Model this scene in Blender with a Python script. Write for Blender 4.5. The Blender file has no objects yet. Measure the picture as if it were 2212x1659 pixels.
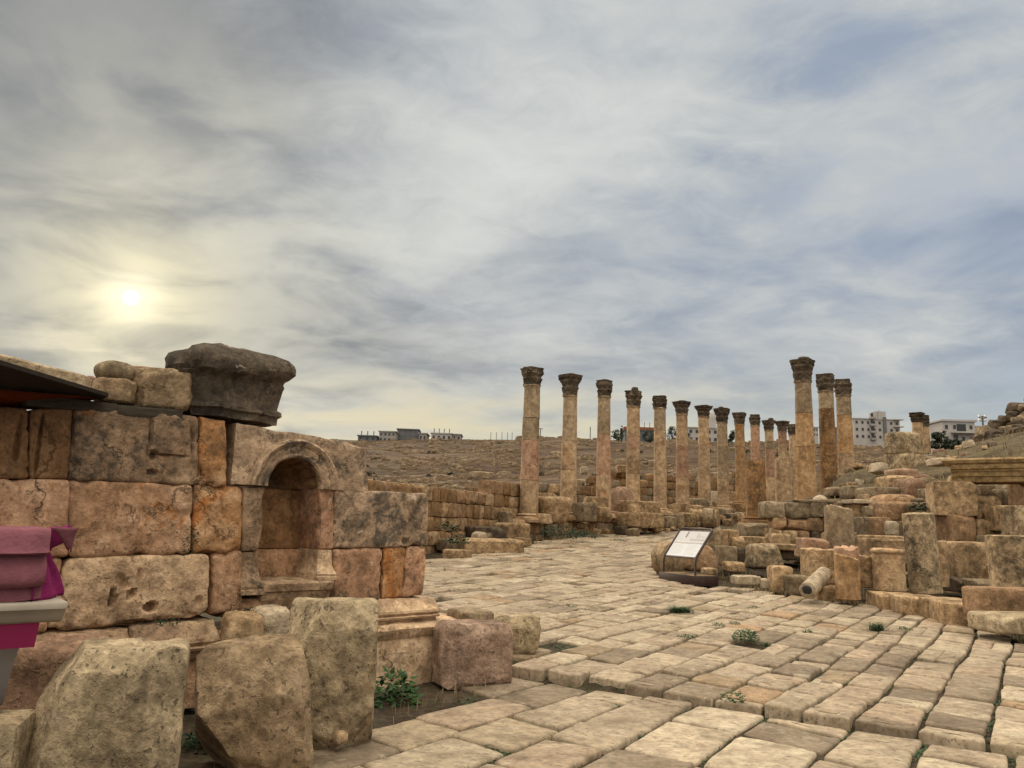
import bpy, bmesh, math, random
from mathutils import Vector, Matrix, noise
# ---------------------------------------------------------------- camera, world, sun, exposure
S = bpy.context.scene
COL = S.collection
PITCH, ROLL, FPX, EYE = math.radians(10.25), math.radians(1.8), 1661.0, 1.55
cp, sp, cr, sr = math.cos(PITCH), math.sin(PITCH), math.cos(ROLL), math.sin(ROLL)
FWD = Vector((0, cp, sp)); R0 = Vector((1, 0, 0)); U0 = Vector((0, -sp, cp))
RGT = R0*cr + U0*sr; UPV = U0*cr - R0*sr
CAM = Vector((0, 0, EYE))
cam_data = bpy.data.cameras.new('camera'); cam = bpy.data.objects.new('camera', cam_data); COL.objects.link(cam)
cam.matrix_world = Matrix(((RGT.x, UPV.x, -FWD.x, 0), (RGT.y, UPV.y, -FWD.y, 0), (RGT.z, UPV.z, -FWD.z, EYE), (0, 0, 0, 1)))
cam_data.sensor_width = 36; cam_data.lens = FPX/2212*36; cam_data.clip_end = 3000; cam_data.clip_start = 0.05
S.camera = cam

def ray(u, v):
    return FWD + RGT*((u-1106)/FPX) + UPV*((829.5-v)/FPX)
def P(u, v, Y):
    d = ray(u, v); return CAM + d*(Y/d.y)
def pxm(Y): return Y/FPX          # metres per pixel at a depth

S.view_settings.view_transform = 'Standard'; S.view_settings.look = 'None'
S.view_settings.exposure = 0.28; S.view_settings.gamma = 1.0
try: S.cycles.use_denoising = True
except Exception: pass
SUN = ray(283, 643).normalized()
sun_el = math.asin(SUN.z); sun_az = math.atan2(SUN.x, SUN.y)
ld = bpy.data.lights.new('sun', 'SUN'); ld.energy = 2.0; ld.angle = math.radians(12); ld.color = (1, .86, .66)
lo = bpy.data.objects.new('sun', ld); COL.objects.link(lo)
lo.rotation_euler = (-SUN).to_track_quat('-Z', 'Y').to_euler()

W = bpy.data.worlds.new('World'); S.world = W; W.use_nodes = True
class NT:
    """small helper for building node trees"""
    def __init__(s, tree): s.t = tree; s.n = tree.nodes; s.l = tree.links
    def new(s, typ, **kw):
        n = s.n.new(typ)
        for k, v in kw.items(): setattr(n, k, v)
        return n
    def put(s, sock, val):
        if val is None: return
        if isinstance(val, bpy.types.NodeSocket): s.l.new(val, sock)
        else:
            if hasattr(sock, 'default_value'):
                try: sock.default_value = val
                except Exception: sock.default_value = (*val, 1)
    def math(s, op, a, b=None, c=None, clamp=False):
        n = s.new('ShaderNodeMath', operation=op, use_clamp=clamp)
        for i, x in enumerate((a, b, c)): s.put(n.inputs[i], x)
        return n.outputs[0]
    def vmath(s, op, a, b=None):
        n = s.new('ShaderNodeVectorMath', operation=op)
        s.put(n.inputs[0], a)
        if b is not None: s.put(n.inputs[1], b)
        return n.outputs['Value'] if op in ('DOT_PRODUCT', 'LENGTH') else n.outputs[0]
    def mix(s, f, a, b, typ='MIX'):
        n = s.new('ShaderNodeMix', data_type='RGBA', blend_type=typ)
        s.put(n.inputs[0], f); s.put(n.inputs[6], a if isinstance(a, bpy.types.NodeSocket) else (*a[:3], 1)); s.put(n.inputs[7], b if isinstance(b, bpy.types.NodeSocket) else (*b[:3], 1))
        return n.outputs[2]
    def noise(s, vec, scale, detail=5, rough=.55, dist=0.0, out=0):
        n = s.new('ShaderNodeTexNoise'); s.put(n.inputs['Vector'], vec)
        n.inputs['Scale'].default_value = scale; n.inputs['Detail'].default_value = detail
        n.inputs['Roughness'].default_value = rough; n.inputs['Distortion'].default_value = dist
        return n.outputs[out]
    def ramp(s, f, stops):
        n = s.new('ShaderNodeValToRGB'); s.put(n.inputs[0], f)
        e = n.color_ramp.elements
        while len(e) < len(stops): e.new(.5)
        for x, (p, c) in zip(e, stops): x.position = p; x.color = (*c[:3], 1) if not isinstance(c, (int, float)) else (c, c, c, 1)
        return n.outputs[0]
    def range(s, v, a, b, c=0.0, d=1.0, smooth=True):
        n = s.new('ShaderNodeMapRange', interpolation_type='SMOOTHSTEP' if smooth else 'LINEAR')
        for i, x in enumerate((v, a, b, c, d)): s.put(n.inputs[i], x)
        return n.outputs[0]
    def scale(s, vec, xyz, loc=(0, 0, 0), rot=(0, 0, 0)):
        n = s.new('ShaderNodeMapping'); s.put(n.inputs[0], vec); n.inputs[1].default_value = loc; n.inputs[2].default_value = rot; n.inputs[3].default_value = xyz
        return n.outputs[0]

def build_world():
    W.node_tree.nodes.clear(); w = NT(W.node_tree)
    tc = w.new('ShaderNodeTexCoord'); D = w.vmath('NORMALIZE', tc.outputs['Generated'])
    sep = w.new('ShaderNodeSeparateXYZ'); w.l.new(D, sep.inputs[0]); dx, dy, dz = sep.outputs
    sky = w.new('ShaderNodeTexSky', sky_type='NISHITA'); sky.sun_disc = False
    sky.sun_elevation = sun_el; sky.sun_rotation = sun_az; sky.altitude = 600; sky.dust_density = 2.0
    # cloud sheet: project the direction on a plane overhead so that streaks flatten towards the horizon
    zz = w.math('ADD', w.math('MAXIMUM', dz, 0.0), .16)
    cx = w.math('DIVIDE', dx, zz); cy = w.math('DIVIDE', dy, zz)
    cmb = w.new('ShaderNodeCombineXYZ'); w.l.new(cx, cmb.inputs[0]); w.l.new(cy, cmb.inputs[1]); C = cmb.outputs[0]
    Cr = w.scale(C, (.85, 1.05, 1), (3.1, 1.7, .4), (0, 0, math.radians(-22)))
    n1 = w.noise(Cr, .95, 6, .5, .5); n2 = w.noise(Cr, 2.6, 6, .52, .5); n3 = w.noise(w.scale(C, (1, 1.2, 1), (8, 2, 0), (0, 0, .5)), 6.5, 8, .64, .9)
    cl = w.math('ADD', w.math('MULTIPLY', n1, .58), w.math('ADD', w.math('MULTIPLY', n2, .25), w.math('MULTIPLY', n3, .17)))
    def near(u, v, k):      # soft lobe round the direction of a place in the sky
        d = ray(u, v).normalized()
        dot = w.math('MAXIMUM', w.vmath('DOT_PRODUCT', D, tuple(d)), 0.0)
        return w.math('POWER', dot, float(k))
    # bias of the cloud brightness over the sky
    bias = w.math('ADD', cl, w.math('MULTIPLY', near(820, 430, 7), .11))
    bias = w.math('SUBTRACT', bias, w.math('MULTIPLY', near(-60, 260, 14), .34))
    bias = w.math('SUBTRACT', bias, w.math('MULTIPLY', near(820, 690, 110), .10))
    bias = w.math('SUBTRACT', bias, w.math('MULTIPLY', near(470, 700, 240), .11))
    bias = w.math('SUBTRACT', bias, w.math('MULTIPLY', near(1300, 640, 90), .04))
    cloud = w.ramp(bias, [(.33, (.155, .172, .20)), (.43, (.285, .305, .325)), (.52, (.44, .462, .468)), (.60, (.545, .565, .555)), (.72, (.66, .675, .645))])
    blue = w.ramp(n2, [(.35, (.27, .335, .44)), (.62, (.46, .50, .56))])
    bm = w.math('MULTIPLY', w.range(bias, .60, .42), w.math('ADD', near(2080, 260, 9), w.math('MULTIPLY', near(1500, 60, 14), .35)), clamp=True)
    col = w.mix(w.math('MULTIPLY', bm, .78), cloud, blue)
    # low strip of clear blue near the horizon on one side
    strip = w.math('MULTIPLY', near(2230, 862, 420), w.range(n2, .35, .6, .4, 1))
    col = w.mix(w.math('MULTIPLY', strip, .6), col, (.27, .36, .50))
    # warm light through the thin cloud low in the sky and round the sun
    lowz = w.math('POWER', 2.718, w.math('MULTIPLY', -1.0, w.math('POWER', w.math('DIVIDE', w.math('SUBTRACT', dz, .085), .085), 2.0)))
    warm = w.math('MULTIPLY', lowz, near(940, 880, 7))
    warm = w.math('MULTIPLY', warm, w.range(n2, .36, .66, .35, 1.1))
    col = w.mix(w.math('MULTIPLY', warm, 1.0, clamp=True), col, (.70, .59, .355))
    pale = w.math('MULTIPLY', lowz, near(1900, 800, 6))
    col = w.mix(w.math('MULTIPLY', pale, .5), col, (.55, .58, .52))
    s1 = w.math('MULTIPLY', near(340, 590, 24), w.range(n2, .30, .62, .30, 1.0))
    col = w.mix(w.math('MULTIPLY', s1, .72), col, (.72, .685, .56))
    s2 = w.math('MULTIPLY', near(283, 643, 240), w.range(n2, .3, .62, .45, 1.0))
    col = w.mix(w.math('MULTIPLY', s2, .75, clamp=True), col, (.92, .82, .52))
    core = w.math('ADD', w.math('MULTIPLY', near(283, 643, 1800), .38), w.math('MULTIPLY', w.range(near(283, 643, 24000), .30, .8), 2.2))
    glow = w.new('ShaderNodeMix', data_type='RGBA', blend_type='ADD'); glow.inputs[0].default_value = 1
    w.l.new(col, glow.inputs[6])
    gc = w.new('ShaderNodeVectorMath', operation='SCALE'); gc.inputs[0].default_value = (1, .9, .66); w.l.new(core, gc.inputs['Scale'])
    w.l.new(gc.outputs[0], glow.inputs[7]); col = glow.outputs[2]
    # unseen sky overhead and behind: brightness and warmth added to light the scene
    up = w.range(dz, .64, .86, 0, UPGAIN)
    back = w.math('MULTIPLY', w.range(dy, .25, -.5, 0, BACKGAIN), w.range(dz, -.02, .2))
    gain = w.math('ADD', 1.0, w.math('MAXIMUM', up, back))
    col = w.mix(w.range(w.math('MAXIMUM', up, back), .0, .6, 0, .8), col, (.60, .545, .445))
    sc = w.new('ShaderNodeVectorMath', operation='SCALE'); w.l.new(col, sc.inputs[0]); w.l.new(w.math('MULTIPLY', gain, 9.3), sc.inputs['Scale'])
    # a little of the clear sky shows through the thinnest cloud
    thin = w.math('MULTIPLY', w.range(n1, .42, .28), .10)
    fin = w.mix(thin, sc.outputs[0], sky.outputs[0])
    bg = w.new('ShaderNodeBackground'); w.l.new(fin, bg.inputs[0]); bg.inputs[1].default_value = .1
    out = w.new('ShaderNodeOutputWorld'); w.l.new(bg.outputs[0], out.inputs[0])
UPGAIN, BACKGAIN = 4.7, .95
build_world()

# ---------------------------------------------------------------- materials
MATS = {}
def stone_mat(name, cols, fine=.45, dark=0.0, darkcol=(.045, .04, .033), streak=0.0, white=0.0, scale=1.2, bump=.75, orange=0.0, crack=0.0, pit=.5, bscale=1.0, cont=False):
    cols = [(r*1.10, g*1.0, b*.90) for r, g, b in cols]
    m = bpy.data.materials.new(name); m.use_nodes = True; t = NT(m.node_tree); t.n.clear()
    geo = t.new('ShaderNodeNewGeometry'); pos = geo.outputs['Position']
    oi = t.new('ShaderNodeObjectInfo'); rnd = oi.outputs['Random']
    off = t.new('ShaderNodeVectorMath', operation='SCALE'); off.inputs[0].default_value = (17, 31, 23); t.l.new(rnd, off.inputs['Scale'])
    p = t.scale(pos, (1, 1, 1)) if cont else t.vmath('ADD', pos, off.outputs[0])
    n1 = t.noise(p, scale, 6, .62, .6); n2 = t.noise(p, scale*5.5, 8, .68, .2); n3 = t.noise(p, scale*21, 5, .7)
    k = len(cols); stops = [(.38+.25*i/(k-1), c) for i, c in enumerate(cols)]
    base = t.ramp(t.math('ADD', t.math('MULTIPLY', n1, .66), t.math('MULTIPLY', n2, .34)), stops)
    if orange:
        no = t.noise(t.scale(p, (1, 1, .7), (5, 3, 1)), scale*1.1, 7, .66, .8)
        base = t.mix(t.range(no, .62-orange*.25, .70-orange*.25, 0, .9), base, (.44, .17, .05))
    base = t.mix(1.0, base, t.ramp(n2, [(.28, 1-fine), (.72, 1+fine*.55)]), 'MULTIPLY')
    base = t.mix(.8, base, t.ramp(n3, [(.3, .60), (.62, 1.14)]), 'MULTIPLY')
    base = t.mix(1.0, base, t.ramp(rnd, [(0, (.84, .82, .80)), (.5, (1, .99, .97)), (1, (1.13, 1.10, 1.06))]), 'MULTIPLY')
    if streak:
        ns = t.noise(t.scale(p, (1, 1, .16)), 3.4, 7, .7, .5)
        base = t.mix(t.range(ns, .66-streak*.2, .80-streak*.2, 0, .78), base, darkcol)
    if dark:
        nd = t.noise(p, scale*1.5, 10, .72, .7); nf = t.noise(p, scale*14, 6, .7)
        f = t.math('ADD', t.math('MULTIPLY', nd, .72), t.math('MULTIPLY', nf, .28))
        base = t.mix(t.range(f, .66-dark*.3, .76-dark*.3, 0, .86), base, darkcol)
    if white:
        nw = t.noise(p, scale*4.2, 8, .7, .4)
        base = t.mix(t.range(nw, .70-white*.15, .74-white*.15, 0, .7), base, (.52, .45, .36))
    pv = t.noise(t.scale(p, (1, 1, .8)), 30*bscale, 3, .55)
    pm = t.range(pv, .40, .33)
    pm2 = t.range(t.noise(p, 9*bscale, 3, .5, .3), .34, .28)
    pits = t.math('MAXIMUM', pm, t.math('MULTIPLY', pm2, .8))
    pits = t.math('MULTIPLY', pits, t.range(t.noise(p, scale*1.9, 4, .6, .4), .40, .58, .12, 1))
    base = t.mix(t.math('MULTIPLY', pits, pit), base, (.07, .05, .035))
    h = t.math('ADD', t.math('MULTIPLY', n2, .55), t.math('MULTIPLY', n3, .25))
    h = t.math('SUBTRACT', h, t.math('MULTIPLY', pits, .22))
    if crack:
        vo = t.new('ShaderNodeTexVoronoi', feature='DISTANCE_TO_EDGE'); vo.inputs['Scale'].default_value = 1.15
        wob = t.noise(p, 3.0, 6, .65, 0, 1); pw = t.vmath('ADD', t.scale(p, (1, 1, .55)), t.scale(wob, (.55, .55, .55)))
        t.l.new(pw, vo.inputs['Vector'])
        cm = t.math('MULTIPLY', t.range(vo.outputs['Distance'], .016, .004), t.range(n1, .50, .58))
        base = t.mix(t.math('MULTIPLY', cm, crack), base, (.02, .015, .01)); h = t.math('SUBTRACT', h, t.math('MULTIPLY', cm, .6))
    b = t.new('ShaderNodeBump'); b.inputs['Strength'].default_value = bump; b.inputs['Distance'].default_value = .09; t.l.new(h, b.inputs['Height'])
    s = t.new('ShaderNodeBsdfPrincipled'); t.l.new(base, s.inputs['Base Color']); s.inputs['Roughness'].default_value = .93
    s.inputs['Specular IOR Level'].default_value = .18; t.l.new(b.outputs[0], s.inputs['Normal'])
    o = t.new('ShaderNodeOutputMaterial'); t.l.new(s.outputs[0], o.inputs[0])
    MATS[name] = m; return m
def plain_mat(name, col, rough=.7, spec=.3, var=.15, scale=3.0, metal=0.0, bump=0.0, stretch=(1, 1, 1)):
    m = bpy.data.materials.new(name); m.use_nodes = True; t = NT(m.node_tree); t.n.clear()
    pos = t.new('ShaderNodeNewGeometry').outputs['Position']; p = t.scale(pos, stretch)
    n = t.noise(p, scale, 6, .65)
    f = t.ramp(n, [(.3, 1-var), (.7, 1+var)])
    c = t.mix(1.0, col, f, 'MULTIPLY')
    s = t.new('ShaderNodeBsdfPrincipled'); t.l.new(c, s.inputs['Base Color']); s.inputs['Roughness'].default_value = rough
    s.inputs['Specular IOR Level'].default_value = spec; s.inputs['Metallic'].default_value = metal
    if bump:
        b = t.new('ShaderNodeBump'); b.inputs['Strength'].default_value = bump; b.inputs['Distance'].default_value = .02
        t.l.new(t.noise(p, scale*6, 5, .65), b.inputs['Height']); t.l.new(b.outputs[0], s.inputs['Normal'])
    o = t.new('ShaderNodeOutputMaterial'); t.l.new(s.outputs[0], o.inputs[0]); MATS[name] = m; return m

stone_mat('tan', [(.24, .15, .095), (.47, .305, .20), (.60, .45, .33)], dark=.24, orange=.30, white=.32, crack=.55, cont=True)
stone_mat('pale', [(.28, .205, .145), (.49, .375, .265), (.62, .50, .375)], dark=.25, white=.3, crack=.6, cont=True)
stone_mat('greytan', [(.18, .13, .09), (.34, .25, .175), (.48, .37, .27)], dark=.52, orange=.06, white=.35, crack=.5, cont=True)
stone_mat('orange', [(.22, .135, .075), (.38, .21, .10), (.50, .36, .24)], dark=.2, orange=.60, white=.15, crack=.4, cont=True)
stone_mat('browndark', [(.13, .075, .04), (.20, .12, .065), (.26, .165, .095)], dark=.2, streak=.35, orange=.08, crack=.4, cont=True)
stone_mat('lichen', [(.22, .17, .125), (.40, .305, .225), (.55, .435, .33)], dark=.60, darkcol=(.065, .058, .048), white=.4, crack=.5, cont=True)
stone_mat('rustpatch', [(.24, .16, .11), (.45, .285, .195), (.58, .42, .31)], dark=.28, orange=.42, white=.3, crack=.7, cont=True)
stone_mat('blackened', [(.045, .040, .034), (.088, .076, .062), (.19, .16, .125)], dark=.45, darkcol=(.020, .018, .015), white=.30, crack=.2)
stone_mat('boulder', [(.17, .14, .10), (.33, .28, .195), (.46, .395, .29)], dark=.26, white=.35, bump=.8, pit=.7, scale=1.5)
stone_mat('boulderbrown', [(.16, .12, .08), (.29, .225, .15), (.40, .325, .23)], dark=.26, white=.2, bump=.8, pit=.6, scale=1.5)
stone_mat('boulderpink', [(.17, .13, .105), (.27, .20, .165), (.36, .29, .24)], dark=.26, white=.35, bump=.8, pit=.5, scale=1.6)
stone_mat('colsand', [(.26, .19, .125), (.41, .31, .205), (.51, .40, .28)], dark=.13, streak=.12, orange=.06, scale=.9, pit=.3)
stone_mat('colorange', [(.23, .15, .08), (.36, .24, .135), (.45, .325, .20)], dark=.22, streak=.3, orange=.15, scale=.9, pit=.4)
stone_mat('colgrey', [(.21, .165, .115), (.31, .25, .175), (.39, .32, .23)], dark=.2, streak=.2, scale=.9, pit=.3)
stone_mat('colpink', [(.28, .175, .125), (.38, .255, .185), (.43, .315, .23)], dark=.08, scale=.9, pit=.25)
stone_mat('coldark', [(.12, .075, .04), (.24, .145, .07), (.36, .23, .12)], dark=.48, streak=.45, scale=1.6, pit=.5)
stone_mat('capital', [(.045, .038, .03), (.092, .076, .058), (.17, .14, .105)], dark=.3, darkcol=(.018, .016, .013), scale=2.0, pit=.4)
stone_mat('rub_tan', [(.17, .125, .075), (.34, .25, .155), (.47, .365, .245)], fine=.6, dark=.36, white=.2, pit=.4)
stone_mat('rub_orange', [(.20, .135, .085), (.31, .21, .13), (.40, .29, .195)], dark=.32, pit=.4)
stone_mat('rub_grey', [(.13, .105, .075), (.22, .18, .125), (.31, .26, .19)], dark=.4, white=.3, pit=.4)
stone_mat('rub_pink', [(.20, .135, .10), (.30, .205, .15), (.35, .265, .20)], dark=.26, white=.2, pit=.4)
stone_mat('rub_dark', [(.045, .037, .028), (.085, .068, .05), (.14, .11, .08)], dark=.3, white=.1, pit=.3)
stone_mat('rub_white', [(.30, .26, .20), (.42, .37, .29), (.50, .45, .36)], dark=.22, pit=.4)
stone_mat('hillstone', [(.14, .105, .072), (.23, .18, .125), (.33, .27, .20)], dark=.3, pit=.1)
stone_mat('drumgrey', [(.16, .13, .09), (.33, .27, .185), (.46, .38, .27)], fine=.6, dark=.50, streak=.3, white=.25, scale=1.6, pit=.5)
stone_mat('wallbrown', [(.15, .095, .05), (.23, .15, .08), (.30, .205, .12)], dark=.26, streak=.35, pit=.4)
stone_mat('entab', [(.25, .18, .09), (.34, .25, .13), (.40, .31, .18)], dark=.30, streak=.35, darkcol=(.06, .048, .034), pit=.4)
plain_mat('darkwood', (.025, .017, .012), .8, .2, .3, 6, bump=.4)
plain_mat('rustcloth', (.12, .028, .008), .9, .05, .35, 4)
plain_mat('timber', (.06, .048, .036), .9, .1, .35, 8, bump=.6, stretch=(1, 1, 6))
plain_mat('pinkdusty', (.19, .068, .085), .85, .15, .22, 7, bump=.5)
plain_mat('pinkdeep', (.19, .014, .085), .8, .2, .3, 6, bump=.4)
plain_mat('pinkhot', (.30, .026, .10), .75, .2, .10, 5)
plain_mat('tablewhite', (.36, .31, .25), .6, .3, .15, 3)
plain_mat('greycloth', (.40, .37, .36), .9, .1, .1, 3)
plain_mat('signmetal', (.035, .018, .013), .55, .4, .35, 9, bump=.2)
plain_mat('signpanel', (.60, .60, .61), .35, .4, .03, 4)
plain_mat('signpale', (.50, .48, .48), .4, .4, .04, 6)
plain_mat('signink', (.16, .14, .15), .4, .4, .1, 6)
plain_mat('signtone', (.42, .37, .35), .4, .4, .06, 6)
plain_mat('concrete', (.28, .265, .25), .9, .1, .12, .5)
plain_mat('concretegrey', (.13, .13, .135), .9, .1, .12, .5)
plain_mat('plasterwhite', (.38, .355, .335), .9, .1, .08, .5)
plain_mat('roofred', (.22, .085, .055), .9, .1, .2, 1)
plain_mat('windowdark', (.022, .022, .026), .3, .4, .1, 1)
plain_mat('poleGrey', (.12, .11, .10), .7, .2, .1, 2)
plain_mat('carwhite', (.55, .55, .56), .4, .4, .03, 2)

def leaf_mat(name, c0, c1):
    m = bpy.data.materials.new(name); m.use_nodes = True; t = NT(m.node_tree); t.n.clear()
    g = t.new('ShaderNodeNewGeometry')
    c = t.ramp(g.outputs['Random Per Island'], [(0, c0), (1, c1)])
    s = t.new('ShaderNodeBsdfPrincipled'); t.l.new(c, s.inputs['Base Color']); s.inputs['Roughness'].default_value = .65; s.inputs['Specular IOR Level'].default_value = .25
    o = t.new('ShaderNodeOutputMaterial'); t.l.new(s.outputs[0], o.inputs[0]); MATS[name] = m
leaf_mat('leafgreen', (.012, .035, .010), (.04, .095, .022))
leaf_mat('leafdark', (.010, .020, .008), (.022, .042, .014))
leaf_mat('leafgrass', (.02, .045, .014), (.05, .085, .028))
leaf_mat('treeleaf', (.010, .016, .009), (.028, .038, .018))
leaf_mat('scrubleaf', (.035, .030, .017), (.085, .068, .038))
leaf_mat('strawgrass', (.13, .095, .045), (.30, .23, .12))

def ground_mat(name, cols, scale, grass=None, stones=0.0, bump=.6):
    m = bpy.data.materials.new(name); m.use_nodes = True; t = NT(m.node_tree); t.n.clear()
    p = t.new('ShaderNodeNewGeometry').outputs['Position']
    if name == 'hillearth': p = t.scale(p, (.55, 1, 2.2))
    n1 = t.noise(p, scale, 7, .62, .5); n2 = t.noise(p, scale*9, 7, .7, .3); n3 = t.noise(p, scale*50, 4, .7)
    k = len(cols); base = t.ramp(t.math('ADD', t.math('MULTIPLY', n1, .65), t.math('MULTIPLY', n2, .35)), [(.33+.34*i/(k-1), c) for i, c in enumerate(cols)])
    if grass: base = t.mix(t.range(t.noise(p, scale*2.2, 8, .7, .6), .5, .62, 0, .8), base, grass)
    base = t.mix(1.0, base, t.ramp(n2, [(.3, .62), (.7, 1.22)]), 'MULTIPLY'); base = t.mix(.7, base, t.ramp(n3, [(.3, .6), (.7, 1.2)]), 'MULTIPLY')
    b = t.new('ShaderNodeBump'); b.inputs['Strength'].default_value = bump; b.inputs['Distance'].default_value = .25/scale*.1
    t.l.new(t.math('ADD', n2, t.math('MULTIPLY', n3, .4)), b.inputs['Height'])
    s = t.new('ShaderNodeBsdfPrincipled'); t.l.new(base, s.inputs['Base Color']); s.inputs['Roughness'].default_value = .97; s.inputs['Specular IOR Level'].default_value = .1
    t.l.new(b.outputs[0], s.inputs['Normal'])
    o = t.new('ShaderNodeOutputMaterial'); t.l.new(s.outputs[0], o.inputs[0]); MATS[name] = m
ground_mat('dirt', [(.025, .018, .012), (.055, .039, .026), (.11, .08, .054)], 1.2, (.05, .05, .025))
ground_mat('hillearth', [(.027, .018, .011), (.075, .047, .029), (.165, .112, .07)], .11, (.12, .088, .05))
ground_mat('bankearth', [(.06, .045, .028), (.105, .08, .048), (.15, .115, .068)], .5, (.15, .12, .06))

def paving_mat():
    m = bpy.data.materials.new('paving'); m.use_nodes = True; t = NT(m.node_tree); t.n.clear()
    g = t.new('ShaderNodeNewGeometry'); p = g.outputs['Position']; r = g.outputs['Random Per Island']
    off = t.new('ShaderNodeVectorMath', operation='SCALE'); off.inputs[0].default_value = (41, 13, 7); t.l.new(r, off.inputs['Scale']); q = t.vmath('ADD', p, off.outputs[0])
    c = t.ramp(r, [(0, (.19, .145, .10)), (.22, (.32, .25, .175)), (.45, (.38, .305, .215)), (.63, (.33, .245, .17)), (.8, (.45, .37, .265)), (.93, (.27, .20, .125)), (1, (.33, .215, .125))])
    n1 = t.noise(q, 2.2, 6, .62, .5); n2 = t.noise(q, 11, 7, .68, .3)
    c = t.mix(1.0, c, t.ramp(n1, [(.3, (.55, .52, .47)), (.5, (.95, .94, .92)), (.72, (1.15, 1.13, 1.08))]), 'MULTIPLY')
    c = t.mix(1.0, c, t.ramp(n2, [(.28, .52), (.6, 1.08)]), 'MULTIPLY')
    pk = t.noise(t.scale(q, (1, 2.2, 1), (0, 0, 0), (0, 0, math.radians(-12))), 20, 4, .55, .2)
    pm = t.range(pk, .41, .33)
    c = t.mix(t.math('MULTIPLY', pm, .62), c, (.11, .078, .05))
    wr = t.noise(t.scale(q, (1, 1.8, 1), (3, 1, 2), (0, 0, math.radians(-20))), 3.6, 8, .72, .9)
    c = t.mix(t.range(wr, .52, .66, 0, .55), c, (.20, .145, .095)); c = t.mix(t.range(wr, .44, .34, 0, .35), c, (.60, .51, .38))
    h = t.math('SUBTRACT', t.math('ADD', t.math('MULTIPLY', n2, .5), t.math('MULTIPLY', n1, .6)), t.math('MULTIPLY', pm, .35))
    b = t.new('ShaderNodeBump'); b.inputs['Strength'].default_value = .55; b.inputs['Distance'].default_value = .035; t.l.new(h, b.inputs['Height'])
    s = t.new('ShaderNodeBsdfPrincipled'); t.l.new(c, s.inputs['Base Color']); s.inputs['Roughness'].default_value = .82; s.inputs['Specular IOR Level'].default_value = .22
    t.l.new(b.outputs[0], s.inputs['Normal']); o = t.new('ShaderNodeOutputMaterial'); t.l.new(s.outputs[0], o.inputs[0]); MATS['paving'] = m
paving_mat()

# ---------------------------------------------------------------- object helpers
def link(name, me, mat=None, parent=None, loc=None, rot=None):
    o = bpy.data.objects.new(name, me); COL.objects.link(o)
    if mat: me.materials.append(MATS[mat] if isinstance(mat, str) else mat)
    if parent: o.parent = parent
    if loc is not None: o.location = loc
    if rot is not None: o.rotation_euler = rot
    return o
def tag(o, label, cat, group=None):
    o['label'] = label; o['category'] = cat
    if group: o['group'] = group
    return o
def thing(name, label, cat, loc=(0, 0, 0), rotz=0.0, group=None):
    o = bpy.data.objects.new(name, None); COL.objects.link(o); o.location = loc; o.rotation_euler = (0, 0, rotz); o.empty_display_size = .1
    return tag(o, label, cat, group)
def kind(o, k): o['kind'] = k; return o
def mesh_from(verts, faces, name='mesh', smooth=None):
    me = bpy.data.meshes.new(name); me.from_pydata([tuple(v) for v in verts], [], faces); me.update()
    if smooth is not None: finish(me, smooth)
    return me
def finish(me, ang=40):
    for p in me.polygons: p.use_smooth = True
    try: me.set_sharp_from_angle(angle=math.radians(ang))
    except Exception: pass
def bm_mesh(bm, ang=40):
    bmesh.ops.recalc_face_normals(bm, faces=bm.faces)
    me = bpy.data.meshes.new('mesh'); bm.to_mesh(me); bm.free(); finish(me, ang); return me
def N(p, f, s): return noise.noise(Vector((p[0]*f+s*7.31, p[1]*f+s*3.17, p[2]*f+s*5.77)))
def fract(p, f, s): return N(p, f, s)+.5*N(p, f*2.1, s+3)+.25*N(p, f*4.3, s+5)

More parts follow.
